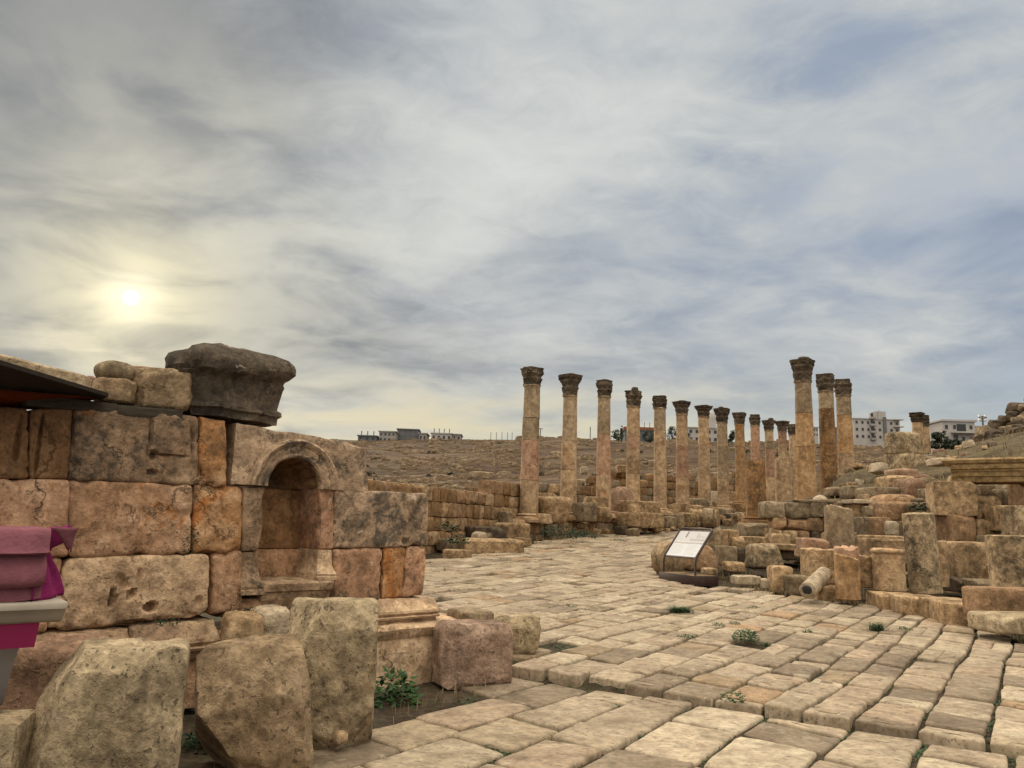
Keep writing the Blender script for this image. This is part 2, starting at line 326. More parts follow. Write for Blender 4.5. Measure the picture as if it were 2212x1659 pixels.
_cube = {}
def cube_grid(n):
    if n not in _cube:
        bm = bmesh.new(); bmesh.ops.create_cube(bm, size=2.0)
        bmesh.ops.subdivide_edges(bm, edges=bm.edges[:], cuts=n, use_grid_fill=True)
        bm.verts.ensure_lookup_table(); bm.verts.index_update()
        _cube[n] = ([v.co.copy() for v in bm.verts], [[v.index for v in f.verts] for f in bm.faces]); bm.free()
    return _cube[n]
def rock_mesh(sx, sy, sz, q=6.0, n=6, amp=.05, seed=0, cuts=3, top=(1, 1), shear=(0, 0), ang=32, chip=.0, planes_in=()):
    """one stone: a block rounded by the exponent q, planed off by a few random cuts, roughened by noise"""
    rng = random.Random(seed*977+13); vs, fs = cube_grid(n)
    planes = []
    for _ in range(cuts):
        d = Vector((rng.uniform(-1, 1), rng.uniform(-1, 1), rng.uniform(-.8, 1)))
        d = Vector([math.copysign(abs(c)**.7, c) for c in d]).normalized()
        sup = sum(abs(c) for c in d); planes.append((d, sup*rng.uniform(.68, .88)))
    for _ in range(7):                                   # small chips along edges and corners
        d = Vector([rng.choice((-1, 0, 1, 1, -1))*rng.uniform(.5, 1) for _ in range(3)])
        if sum(1 for c in d if c) < 2: continue
        d.normalize(); sup = sum(abs(c) for c in d); planes.append((d, sup*rng.uniform(.86, .95)))
    for dd, oo in planes_in: planes.append((Vector(dd).normalized(), oo))
    q = q*1.6 if q > 3.3 else q
    out = []; ms = min(sx, sy, sz); k = 3**(-1/q)*.5+.5
    for p in vs:
        p = p/((abs(p.x)**q+abs(p.y)**q+abs(p.z)**q)**(1/q))
        for d, o in planes:
            e = p.dot(d)-o
            if e > 0: p = p-d*e
        p = p/k
        w = Vector((p.x*sx/2, p.y*sy/2, p.z*sz/2)); r = w.normalized() if w.length > 0 else w
        f = 1.6/ms
        dsp = amp*ms*(.8*fract(w, f, seed)+.5*N(w, f*3.7, seed+9)-.5*abs(N(w, f*2.4, seed+17)))+.006*min(1, n/12)*N(w, 17, seed)
        if chip: dsp -= chip*ms*max(0, N(w, f*1.9, seed+21)-.22)
        w = w+r*dsp
        tz = (p.z+1)/2; w.x = w.x*(1+(top[0]-1)*tz)+shear[0]*(tz-.5)*sz; w.y = w.y*(1+(top[1]-1)*tz)+shear[1]*(tz-.5)*sz
        out.append(w)
    return mesh_from(out, fs, smooth=ang)
def drum_mesh(r0, r1, h, n=28, rings=8, seed=0, amp=.012, tilt=0.0, tdir=0.0, rough_top=.02, bev=.03):
    """cylinder drum, base at z=0, with worn edges and a broken or sloped top"""
    vs, fs = [], []; rng = random.Random(seed)
    prof = [(0, r0-bev*.6), (bev*.5, r0)]+[(h*i/rings, r0+(r1-r0)*i/rings) for i in range(1, rings)]+[(h-bev*.4, r1), (h, r1-bev)]
    for z, r in prof:
        for j in range(n):
            a = 2*math.pi*j/n; x, y = math.cos(a), math.sin(a)
            t = (z/h)
            rr = r*(1+amp*1.6*fract((x, y, z/max(r, .01)*.8), 1.7, seed)+amp*N((x, y, z), 7, seed))
            zz = z
            if t > .5: zz = z+(t-.5)*2*(tilt*(x*math.cos(tdir)+y*math.sin(tdir))*r1+rough_top*fract((x, y, 0), 2.2, seed+4))
            vs.append(Vector((x*rr, y*rr, zz)))
    m = len(prof)
    for i in range(m-1):
        for j in range(n): fs.append([i*n+j, i*n+(j+1) % n, (i+1)*n+(j+1) % n, (i+1)*n+j])
    base = len(vs)                                       # top cap rings
    for fr in (.72, .38):
        for j in range(n):
            a = 2*math.pi*j/n; x, y = math.cos(a)*fr, math.sin(a)*fr
            vs.append(Vector((x*r1, y*r1, h+tilt*(x*math.cos(tdir)+y*math.sin(tdir))*r1+rough_top*fract((x, y, 0), 2.2, seed+4))))
    c = len(vs); vs.append(Vector((0, 0, h+rough_top*fract((0, 0, 0), 2.2, seed+4))))
    pr = (m-1)*n
    for k in range(2):
        for j in range(n): fs.append([pr+j, pr+(j+1) % n, base+k*n+(j+1) % n, base+k*n+j])
        pr = base+k*n
    for j in range(n): fs.append([pr+j, pr+(j+1) % n, c])
    fs.append(list(range(n))[::-1])
    return mesh_from(vs, fs, smooth=42)
def lathe_mesh(prof, n=28, seed=0, amp=.006, square=None):
    """prof: (r, z, squareness 0..1)"""
    vs, fs = [], []
    for pr in prof:
        r, z = pr[0], pr[1]; sq = pr[2] if len(pr) > 2 else 0
        for j in range(n):
            a = 2*math.pi*(j+.5)/n; x, y = math.cos(a), math.sin(a)
            k = 1+(1/max(abs(x), abs(y))-1)*sq
            rr = r*k*(1+amp*3*fract((x, y, z*2), 2, seed)); vs.append(Vector((x*rr, y*rr, z)))
    for i in range(len(prof)-1):
        for j in range(n): fs.append([i*n+j, i*n+(j+1) % n, (i+1)*n+(j+1) % n, (i+1)*n+j])
    fs.append(list(range(n))[::-1]); fs.append([(len(prof)-1)*n+j for j in range(n)])
    return mesh_from(vs, fs, smooth=38)
def capital_mesh(r, h, seed=0, wear=.5, flare=1.55):
    """Corinthian capital: bell with two tiers of leaves, corner volutes and an abacus with hollow sides"""
    n, vs, fs = 64, [], []; zs = [0, .03, .06, .1, .16, .22, .28, .33, .37, .40, .44, .50, .56, .62, .67, .71, .75, .80, .86, .87, .90, .95, 1.0, 1.0]
    rng = random.Random(seed)
    for i, t in enumerate(zs):
        for j in range(n):
            a = 2*math.pi*j/n; x, y = math.cos(a), math.sin(a)
            bell = 1+.12*t
            if t <= .05: rr = 1.10
            elif t < .86:
                l1 = .5+.5*math.cos(8*a); l2 = .5+.5*math.cos(8*a+math.pi); l3 = max(0, math.cos(4*(a-math.pi/4)))**3
                rr = bell
                if t < .44: rr += (.03+.17*(t/.40)**2.0*(1 if t < .40 else .5))*(.25+.75*l1**.7)
                if .16 < t < .75: rr += (.03+.24*((t-.16)/.55)**2.0*(1 if t < .70 else .6))*(.2+.8*l2**.7)
                if t > .5: rr += .5*((t-.5)/.36)**1.4*l3*(flare-.9)*1.5+.16*((t-.5)/.36)*(flare-.6)
            else:
                c4 = abs(math.cos(2*(a-math.pi/4)))
                rr = flare*(.80+.22*c4**2)*(.97 if t < .92 else 1.02)
                if i == len(zs)-1: rr *= .55
            w = wear*.20*(fract((x*1.3, y*1.3, t*2.2), 2.0, seed)) + (.03+wear*.06)*N((x, y, t), 7, seed+2)
            if t > .4: w -= wear*.30*max(0, N((x, y, t*.8), 1.7, seed+11)-.05)
            rr = max(.5, rr+w); vs.append(Vector((x*rr*r, y*rr*r, t*h*(1+.02*wear*N((x, y, 0), 2, seed)))))
    for i in range(len(zs)-1):
        for j in range(n): fs.append([i*n+j, i*n+(j+1) % n, (i+1)*n+(j+1) % n, (i+1)*n+j])
    fs.append(list(range(n))[::-1]); fs.append([(len(zs)-1)*n+j for j in range(n)])
    return mesh_from(vs, fs, smooth=32)
def box_mesh(x0, x1, y0, y1, z0, z1, bev=0.0):
    bm = bmesh.new(); bmesh.ops.create_cube(bm, size=1.0)
    for v in bm.verts: v.co = Vector(((x0+x1)/2+v.co.x*(x1-x0), (y0+y1)/2+v.co.y*(y1-y0), (z0+z1)/2+v.co.z*(z1-z0)))
    if bev: bmesh.ops.bevel(bm, geom=bm.edges[:], offset=bev, segments=2, affect='EDGES', profile=.5)
    return bm_mesh(bm, 30)
def tube_mesh(pts, r, n=10):
    vs, fs = [], []; pts = [Vector(p) for p in pts]
    for i, p in enumerate(pts):
        d = (pts[min(i+1, len(pts)-1)]-pts[max(i-1, 0)]).normalized()
        s = d.cross(Vector((.31, .17, .93))); s = s.normalized() if s.length > 1e-4 else Vector((1, 0, 0)); t = d.cross(s)
        for j in range(n):
            a = 2*math.pi*j/n; vs.append(p+s*r*math.cos(a)+t*r*math.sin(a))
    for i in range(len(pts)-1):
        for j in range(n): fs.append([i*n+j, i*n+(j+1) % n, (i+1)*n+(j+1) % n, (i+1)*n+j])
    fs.append(list(range(n))[::-1]); fs.append([(len(pts)-1)*n+j for j in range(n)])
    return mesh_from(vs, fs, smooth=50)
# ---------------------------------------------------------------- ground
def interp(x, pts):
    if x <= pts[0][0]: return pts[0][1]
    for (a, b), (c, d) in zip(pts, pts[1:]):
        if x <= c: return b+(d-b)*(x-a)/(c-a)
    return pts[-1][1]
HP = [(7, 0), (9, .03), (12, .10), (15, .18), (17.7, .27), (22, .43), (26, .60), (31, .86), (35, 1.12), (40, 1.46), (45, 1.85), (50, 2.1), (60, 2.6), (80, 3.2)]
def road(y): return (interp(y-.8, HP)+interp(y, HP)+interp(y+.8, HP))/3
def lin_pt(u, v, z): d = ray(u, v); t = (z-EYE)/d.z; return CAM+d*t
LOW = -.06
RA, RB = lin_pt(1090, 1442, 0), lin_pt(2240, 1618, 0)       # the step in the old paving
RN = Vector((-(RB-RA).y, (RB-RA).x)).normalized()
if RN.y < 0: RN = -RN
LOW = -.06
def ridge(x, y): return (x-RA.x)*RN.x+(y-RA.y)*RN.y          # >0 beyond the step
def zg(x, y): return road(y)*1.0 if ridge(x, y) > 0 else LOW
def Gp(u, v, below=None):
    """the point of the street seen at a pixel"""
    d = ray(u, v); t = 3.0
    if below: return lin_pt(u, v, LOW)
    for _ in range(4000):
        p = CAM+d*t
        if p.z <= road(p.y): return p
        t += .02
    return CAM+d*t
SG = []
for (u, v) in [(470, 1700), (700, 1598), (820, 1557), (930, 1532), (1010, 1492)]: SG.append(lin_pt(u, v, LOW))
for (u, v) in [(1085, 1443), (1110, 1420), (1060, 1370), (1020, 1338), (940, 1295), (800, 1262), (780, 1225), (945, 1205), (1120, 1182), (1180, 1168), (1340, 1143), (1440, 1131)]: SG.append(Gp(u, v))
SG.append(Vector((13.5, 52, 2))); SG.append(Vector((17.5, 52, 2)))
for (u, v) in [(1622, 1146), (1600, 1165), (1545, 1188), (1460, 1200), (1432, 1244), (1500, 1268), (1590, 1268), (1690, 1284), (1760, 1296), (1890, 1309), (2000, 1325), (2110, 1346), (2250, 1392)]: SG.append(Gp(u, v))
SG.append(Vector((8.5, 6.5, 0))); SG.append(Vector((7.5, 3.0, 0)))
SGP = [(p.x, p.y) for p in SG]
def inside(x, y, poly=SGP):
    c = False; j = len(poly)-1
    for i in range(len(poly)):
        (xi, yi), (xj, yj) = poly[i], poly[j]
        if (yi > y) != (yj > y) and x < (xj-xi)*(y-yi)/(yj-yi)+xi: c = not c
        j = i
    return c
def dirt_z(x, y):
    rz = ridge(x, y); k = min(1, max(0, (rz-.10)/.10))
    z = (road(y))*k+LOW*(1-k)
    return z-(.040+.034*min(1, max(0, (y-8)/7)))+.014*noise.noise(Vector((x*1.3, y*1.3, 0)))+.012*noise.noise(Vector((x*5, y*5, 2)))
def grid_mesh(xs, ys, f):
    vs = [Vector((x, y, f(x, y))) for y in ys for x in xs]; nx = len(xs)
    fs = [[j*nx+i, j*nx+i+1, (j+1)*nx+i+1, (j+1)*nx+i] for j in range(len(ys)-1) for i in range(nx-1)]
    return mesh_from(vs, fs, smooth=180)
xs = [-90, -60, -40, -30, -22]+[-16+i*.35 for i in range(40)]+[-2+i*.12 for i in range(100)]+[10+i*.5 for i in range(60)]
ys = [-3+i*.5 for i in range(12)]+[3+i*.12 for i in range(70)]+[11.4+i*.45 for i in range(105)]
kind(link('ground', grid_mesh(xs, ys, dirt_z), 'dirt'), 'structure')

def paving():
    rng = random.Random(5); vs, fs = [], []
    th = math.radians(34.5); ph = math.radians(-52)
    A = Vector((math.sin(th), math.cos(th))); B = Vector((math.sin(ph), math.cos(ph)))
    def stone(quad, near, zoff):
        ns_ = len(quad); cx = sum(q.x for q in quad)/ns_; cy = sum(q.y for q in quad)/ns_
        far = cy > 17; k = 3 if far else (5 if cy > 9.5 else 8)
        seed = rng.random()*100; out = []
        rd = rng.uniform(.08, .18); rdk = rng.uniform(.4, 1.1)
        for e in range(ns_):
            a, b = quad[e], quad[(e+1) % ns_]
            for i in range(k):
                t = i/k; p = a.lerp(b, t)
                # round the corners
                dcor = min(t, 1-t)
                pull = max(0, rd-dcor)/rd*rdk if dcor < rd else 0
                c = Vector((cx, cy)); p = p+(c-p)*(.05*pull**2)
                nn = noise.noise(Vector((p.x*3.1+seed, p.y*3.1, seed)))+.6*noise.noise(Vector((p.x*8+seed, p.y*8, seed+5)))
                p = p+(c-p).normalized()*((.002 if far else .003)+(.005 if far else .009)*nn); out.append(p)
        m = len(out); c = Vector((cx, cy)); z0 = zg(cx, cy) if near is None else (LOW if near else road(cy))
        tx, ty = rng.uniform(-.013, .013), rng.uniform(-.013, .013); zj = rng.uniform(-.009, .010)+zoff
        def zt(p, extra=0):
            base = z0 if near else road(p.y)
            return base+zj+tx*(p.x-cx)+ty*(p.y-cy)+extra+.010*noise.noise(Vector((p.x*2.3+seed, p.y*2.3, seed)))+(.005*noise.noise(Vector((p.x*9, p.y*9, seed))) if not far else 0)
        b0 = len(vs); rings = [(0, -.16), (0, -.022), (.008, -.007), (.026, -.0), (.13, .002)]
        for ins, dz in rings:
            for p in out:
                d = (c-p); L = d.length; q = p+d*(min(ins/L, .8) if L > 0 else 0); vs.append(Vector((q.x, q.y, zt(q, dz))))
        for r in range(len(rings)-1):
            for j in range(m): fs.append([b0+r*m+j, b0+r*m+(j+1) % m, b0+(r+1)*m+(j+1) % m, b0+(r+1)*m+j])
        lb = b0+(len(rings)-1)*m; b1 = len(vs)
        for j in range(m):
            q = out[j].lerp(c, .6); vs.append(Vector((q.x, q.y, zt(q, .005))))
        cc = len(vs); vs.append(Vector((cx, cy, zt(c, .005))))
        for j in range(m):
            fs.append([lb+j, lb+(j+1) % m, b1+(j+1) % m, b1+j]); fs.append([b1+j, b1+(j+1) % m, cc])
    O = Vector((3.0, 8.0))
    def clip(poly, near):
        f = lambda p: (-.02-ridge(p.x, p.y)) if near else (ridge(p.x, p.y)-.02)
        out = []
        for i, p in enumerate(poly):
            q = poly[(i+1) % len(poly)]; fp, fq = f(p), f(q)
            if fp >= 0: out.append(p)
            if (fp > 0) != (fq > 0): out.append(p.lerp(q, fp/(fp-fq)))
        # drop points that nearly coincide, and slivers
        out = [p for i, p in enumerate(out) if (p-out[i-1]).length > .09]
        ar = abs(sum(out[i-1].x*out[i].y-out[i].x*out[i-1].y for i in range(len(out))))/2 if len(out) > 2 else 0
        return out if ar > .045 else None
    for near in (True, False):
        c = -14.0; row = 0
        while c < (34 if not near else 8):
            wdt = rng.uniform(.48, .72) if near else rng.uniform(.32, .53)
            if c > 14: wdt *= 1.15
            r = -16.0+rng.random()
            while r < (52 if not near else 9):
                ln = rng.uniform(.5, 1.15) if near else (rng.uniform(.28, .78) if rng.random() < .75 else rng.uniform(.7, 1.1))
                p = O+A*(r+ln/2)+B*(c+wdt/2)
                if inside(p.x, p.y) and p.y > 2.6:
                    sd = ridge(p.x, p.y)
                    if (sd < .7) if near else (sd > -.7):
                        def W_(rr, cc):
                            wob = .11*noise.noise(Vector((rr*.35, cc*.8, 1.0)))+.05*noise.noise(Vector((rr*1.3, cc*2, 4.0)))
                            rot = .10*noise.noise(Vector((rr*.5, cc*.5, 9.0)))
                            q = O+A*(rr+rot)+B*(cc+wob); return q
                        g = rng.uniform(.010, .024); sk = rng.uniform(-.07, .07)
                        quad = [W_(r+g+sk, c+g), W_(r+ln-g+rng.uniform(-.05, .05), c+g), W_(r+ln-g+rng.uniform(-.05, .05), c+wdt-g), W_(r+g-sk, c+wdt-g)]
                        quad = clip(quad, near)
                        if quad is None: r += ln; continue
                        split = len(quad) == 4 and (not near) and rng.random() < .12 and ln > .6
                        if rng.random() > .012:
                            if split:
                                m1 = quad[0].lerp(quad[3], .5); m2 = quad[1].lerp(quad[2], .5)
                                stone([quad[0], quad[1], m2, m1], near, 0); stone([m1, m2, quad[2], quad[3]], near, 0)
                            else: stone(quad, near, rng.choice([0, 0, 0, .010, -.010]))
                r += ln
            c += wdt; row += 1
    kind(link('street_paving', mesh_from(vs, fs, smooth=50), 'paving'), 'structure')
paving()

# the far slope behind the ruins
TP = [(30, .3), (36, .7), (45, 1.9), (60, 3.6), (80, 6.3), (110, 10.6), (180, 20.0), (250, 29.0), (300, 35.3), (330, 35.0), (420, 30)]
def hill_z(x, y):
    z = interp(y, TP); f = min(1, max(0, (y-45)/60)); tail = min(1, max(0, (310-y)/40))
    n = noise.noise(Vector((x*.03, y*.03, 3)))*2.2+noise.noise(Vector((x*.09, y*.09, 7)))*.8
    az = x/y
    return z+n*f*(.35+.65*tail)*.9-(.0 if az < .36 else (az-.36)*4*f)-(min(.45, max(0, .22-az))*8.5*f)
hv, hf = [], []
HY = [36+ (i**1.5)*.30 for i in range(100)]; HY = [y for y in HY if y < 330]+[332, 360, 420]; HU = [-.95+i*.014 for i in range(150)]
for y in HY:
    for a in HU: hv.append(Vector((a*y, y, hill_z(a*y, y))))
nu = len(HU)
for j in range(len(HY)-1):
    for i in range(nu-1): hf.append([j*nu+i, j*nu+i+1, (j+1)*nu+i+1, (j+1)*nu+i])
kind(link('hillside', mesh_from(hv, hf, smooth=180), 'hillearth'), 'structure')

# earth bank behind the stones on the street's far side
FRONT = [(1560, 29), (1640, 25.4), (1720, 24.0), (1850, 23.0), (1990, 21.2), (2100, 19.9), (2230, 18.7), (2500, 16.5)]
def bank_z(x, y):
    e = (x-9.52)*.782-(y-30)*.623; a = (x-9.52)*.623+(y-30)*.782
    u = 1106+1661*x/y; fy = interp(u, FRONT)
    a = a if a < 8 else 8+(a-8)*.12; z = 1.87+.24*e+.26*a; z += 3.7*math.exp(-((x-33.2)/5.0)**2-((y-46)/7.0)**2)
    z += .25*noise.noise(Vector((x*.35, y*.35, 2)))+.10*noise.noise(Vector((x*1.1, y*1.1, 5)))
    k = min(1, max(0, (y-fy)/3.2)); k = k*k*(3-2*k)
    lo_ = road(y)+.05
    return lo_+(max(z, lo_)-lo_)*k*min(1, max(0, (e+1.2)/2.4))*min(1, max(0, (u-1600)/130))
bv, bf = [], []
BU = [1560+i*9 for i in range(110)]; BT = [i/46 for i in range(47)]
for t in BT:
    for u in BU:
        y = interp(u, FRONT)+.1+(t**1.6)*48; x = (u-1106)/1661*y; bv.append(Vector((x, y, bank_z(x, y))))
nu = len(BU)
for j in range(len(BT)-1):
    for i in range(nu-1): bf.append([j*nu+i, j*nu+i+1, (j+1)*nu+i+1, (j+1)*nu+i])
kind(link('earth_bank', mesh_from(bv, bf, smooth=180), 'bankearth'), 'structure')

# loose field stones over the slope: nobody could count them
def stone_scatter():
    rng = random.Random(11); vs, fs = [], []; cv, cf = cube_grid(1)
    n = 0
    while n < 6500:
        y = 46+(rng.random()**1.7)*245; a = rng.uniform(-.30, .95); x = a*y
        d = noise.noise(Vector((x*.05, y*.05, 1)))+.7*noise.noise(Vector((x*.16, y*.10, 6)))
        if rng.random() > max(.10, d*1.6+.22): continue
        n += 1; s = rng.uniform(.08, .30)*(1+y/130)*(2.0 if rng.random() < .08 else 1); z = hill_z(x, y); r = rng.random()*6.28; b = len(vs); c_, s_ = math.cos(r), math.sin(r)
        dx_, dy_, dz_ = s*rng.uniform(.8, 1.6), s*rng.uniform(.6, 1.1), s*rng.uniform(.45, .9)
        for p in cv:
            q = p/((abs(p.x)**4+abs(p.y)**4+abs(p.z)**4)**.25); k = 1+.28*noise.noise(Vector((q.x+n, q.y, q.z)))
            X, Y_, Z = q.x*dx_*k, q.y*dy_*k, q.z*dz_*k; vs.append(Vector((x+X*c_-Y_*s_, y+X*s_+Y_*c_, z+Z+dz_*.2)))
        fs += [[b+i for i in f] for f in cf]
    kind(link('scattered_stones', mesh_from(vs, fs, smooth=30), 'hillstone'), 'stuff')
stone_scatter()
def scrub():
    rng = random.Random(15); vs, fs = [], []
    for _ in range(200):
        y = 60+(rng.random()**1.4)*230; x = rng.uniform(-.3, .9)*y
        if noise.noise(Vector((x*.04, y*.05, 12)))+rng.uniform(-.3, .3) < 0: continue
        s = rng.uniform(.25, .8)*(1+y/260); z = hill_z(x, y)
        for i in range(26):
            d = Vector((rng.gauss(0, 1), rng.gauss(0, 1), abs(rng.gauss(0, .7)))).normalized()*s*rng.random()**.4; d.z *= .6; q = Vector((x, y, z))+d; l = s*.34; e = Vector((rng.gauss(0, 1), rng.gauss(0, 1), rng.gauss(0, 1))).normalized()*l; f = e.cross(d).normalized()*l*.7 if e.cross(d).length > 0 else e; k = len(vs)
            vs += [q-e, q+f, q+e, q-f]; fs.append([k, k+1, k+2, k+3])
    kind(link('hill_scrub', mesh_from(vs, fs), 'scrubleaf'), 'stuff')
scrub()
def straw():
    rng = random.Random(3); vs, fs = [], []
    def blade(x, y, z, h, w, mat=None):
        a = rng.random()*6.28; l = rng.uniform(.1, .6)*h; b = len(vs); ca, sa = math.cos(a), math.sin(a)
        vs.extend([Vector((x-w*sa, y+w*ca, z-.02)), Vector((x+w*sa, y-w*ca, z-.02)), Vector((x+l*ca*.4+w*.6*sa, y+l*sa*.4-w*.6*ca, z+h*.6)), Vector((x+l*ca*.4-w*.6*sa, y+l*sa*.4+w*.6*ca, z+h*.6)), Vector((x+l*ca, y+l*sa, z+h))])
        fs.append([b, b+1, b+2, b+3]); fs.append([b+3, b+2, b+4])
    for _ in range(5200):
        u = rng.uniform(1690, 2380); y = interp(u, FRONT)+.3+rng.random()**1.5*26; x = (u-1106)/1661*y
        if noise.noise(Vector((x*.5, y*.5, 3)))+rng.uniform(-.3, .3) < 0.0: continue
        blade(x, y, bank_z(x, y), rng.uniform(.08, .26), .007+.0004*y)
    for _ in range(1700):
        u = rng.uniform(1555, 1860); y = rng.uniform(17.5, 23.0); x = (u-1106)/1661*y
        if inside(x, y) or noise.noise(Vector((x*.9, y*.9, 5)))+rng.uniform(-.3, .3) < 0: continue
        blade(x, y, road(y)-.03, rng.uniform(.05, .2), .006)
    for (p, q, n, wd) in (((470, 1660), (1000, 1490), 110, .12), ((1000, 1490), (1095, 1448), 40, .1), ((960, 1204), (1180, 1166), 300, .35), ((1180, 1166), (1440, 1131), 400, .5), ((1545, 1188), (1432, 1244), 160, .3), ((1590, 1268), (1890, 1309), 420, .25), ((1890, 1312), (2110, 1348), 420, .12), ((2110, 1348), (2250, 1394), 120, .15)):
        a_, b_ = (lin_pt(*p, LOW), lin_pt(*q, LOW)) if p[1] > 1445 else (Gp(*p), Gp(*q))
        for _ in range(n):
            c_ = a_.lerp(b_, rng.random()); x, y = c_.x+rng.gauss(0, wd), c_.y+rng.gauss(0, wd)
            if noise.noise(Vector((x*1.4, y*1.4, 15)))+rng.uniform(-.2, .35) > 0: blade(x, y, dirt_z(x, y)+.02, rng.uniform(.03, .10)+.004*y, .002+.0003*y)
    kind(link('dry_grass', mesh_from(vs, fs), 'strawgrass'), 'stuff')
straw()
# ---------------------------------------------------------------- the niche wall
WT = math.radians(45.5)
WA = Vector((math.sin(WT), math.cos(WT), 0)); WN = Vector((math.cos(WT), -math.sin(WT), 0))
W0 = P(920, 1180, 8.6); W0.z = 0
WROT = math.pi/2-WT
def Wp(u, v, off=0.0):
    """wall coordinates (along, up) of a pixel, on the plane `off` behind the wall's face"""
    d = ray(u, v); p0 = W0-WN*off; t = (p0-CAM).dot(WN)/d.dot(WN); p = CAM+d*t
    return ((p-W0).dot(WA), p.z)
def qblock_mesh(q, y0, y1, n=10, seed=0, amp=.010, chip=.03, q_exp=18, ang=40, dents=()):
    """an ashlar whose face is the quadrilateral q = BL, BR, TR, TL in wall coordinates"""
    vs, fs = cube_grid(n); out = []; e = q_exp
    bl, br, tr, tl = [Vector(c) for c in q]; k = 3**(-1/e)*.4+.6
    for p in vs:
        p = p/((abs(p.x)**e+abs(p.y)**e+abs(p.z)**e)**(1/e))/k
        a, b, c = (p.x+1)/2, (p.z+1)/2, (p.y+1)/2
        s = bl.lerp(br, a).lerp(tl.lerp(tr, a), b); w = Vector((s.x, y0+(y1-y0)*c, s.y)); r = Vector((p.x**5, p.y**5, p.z**5)); r = r.normalized() if r.length > 1e-6 else Vector((0, 0, 0))
        edge = sorted([abs(p.x), abs(p.y), abs(p.z)])[1]
        d = amp*(fract(w, 2.6, seed)+.5*N(w, 11, seed+5)) - chip*max(0, fract(w, 5, seed+8)-.15)*(edge**6)
        w = w+r*d
        if p.y < -.9:
            for (dx, dz, rx, rz, dep, rot) in dents:
                ex, ez = w.x-dx, w.z-dz; ca, sa = math.cos(rot), math.sin(rot)
                e1, e2 = (ex*ca+ez*sa)/rx, (-ex*sa+ez*ca)/rz; rr = e1*e1+e2*e2+.5*N(w, 14, seed+31)
                if rr < 1: w = w+Vector((0, dep*(1-max(0, rr)**1.5), 0))
        out.append(w)
    return mesh_from(out, fs, smooth=ang)
wall = thing('niche_wall', 'ruined wall of huge dry-laid ashlars with a round-headed shell niche beside the paved street', 'wall', W0, WROT)
def wq(*uv): return [Wp(u, v) for u, v in uv]
# block: four pixel corners (bottom near, bottom far, top far, top near), material, how far its face stands out
BL_ = [
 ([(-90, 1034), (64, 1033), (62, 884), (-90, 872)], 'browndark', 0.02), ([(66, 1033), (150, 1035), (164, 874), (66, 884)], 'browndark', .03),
 ([(151, 1036), (428, 1048), (430, 899), (168, 870)], 'greytan', -.01), ([(430, 1048), (488, 1050), (490, 908), (433, 900)], 'orange', .0),
 ([(-90, 1203), (150, 1203), (152, 1037), (-90, 1034)], 'rustpatch', .0), ([(151, 1203), (412, 1196), (416, 1047), (152, 1037)], 'tan', -.012), ([(418, 1195), (520, 1192), (524, 1051), (420, 1048)], 'orange', .0),
 ([(720, 1185), (924, 1180), (926, 1066), (722, 1057)], 'lichen', .0),
 ([(106, 1366), (446, 1331), (452, 1197), (148, 1205)], 'pale', -.01), ([(455, 1326), (522, 1316), (522, 1193), (460, 1196)], 'tan', .0),
 ([(-90, 1375), (104, 1367), (140, 1206), (-90, 1206)], 'tan', .03),
 ([(720, 1312), (824, 1295), (826, 1184), (722, 1186)], 'rustpatch', .0), ([(827, 1295), (872, 1289), (878, 1182), (827, 1183)], 'orange', .012), ([(868, 1291), (914, 1286), (921, 1180), (880, 1181)], 'rustpatch', .0)]
def dpx(u, v, ru, rv, dep, rot=0.0):
    x, z = Wp(u, v); x2, _ = Wp(u+ru, v); _, z2 = Wp(u, v-rv); return (x, z, abs(x2-x), abs(z2-z), dep, rot)
DENTS = {2: [dpx(321, 955, 4, 60, .05), dpx(328, 985, 9, 14, .07), dpx(326, 1020, 12, 7, .06), dpx(372, 985, 46, 3.5, .03), dpx(415, 960, 4, 50, .03, .1)],
         4: [dpx(398, 1185, 6, 20, .05)], 8: [dpx(240, 1292, 8, 26, .09), dpx(262, 1255, 12, 20, .06, .5), dpx(284, 1283, 8, 17, .07, -.5), dpx(324, 1312, 18, 13, .12), dpx(282, 1350, 42, 13, .08), dpx(300, 1240, 4, 26, .03, -.3), dpx(430, 1300, 9, 14, .04)],
         7: [dpx(890, 1120, 5, 60, .04, -.5), dpx(876, 1170, 7, 10, .05)], 1: [dpx(86, 960, 5, 70, .05)], 0: [dpx(40, 950, 7, 60, .05)], 12: [dpx(893, 1240, 4, 50, .05, .2)]}
for i, (q, m, o) in enumerate(BL_):
    link('ashlar', qblock_mesh(wq(*q), o, .72, 44 if i in DENTS else 24, 40+i, .013, .085, dents=DENTS.get(i, ())), m, wall)
# inner core that shuts the gaps between the ashlars
cq = wq((-60, 1360), (900, 1285), (905, 1075), (-60, 905))
link('core', qblock_mesh([(cq[0][0], cq[0][1]), (cq[1][0], cq[1][1]), (Wp(905, 1080)[0], Wp(905, 1080)[1]), (cq[3][0], cq[3][1])], .55, .80, 4, 3, .01, 0), 'browndark', wall)
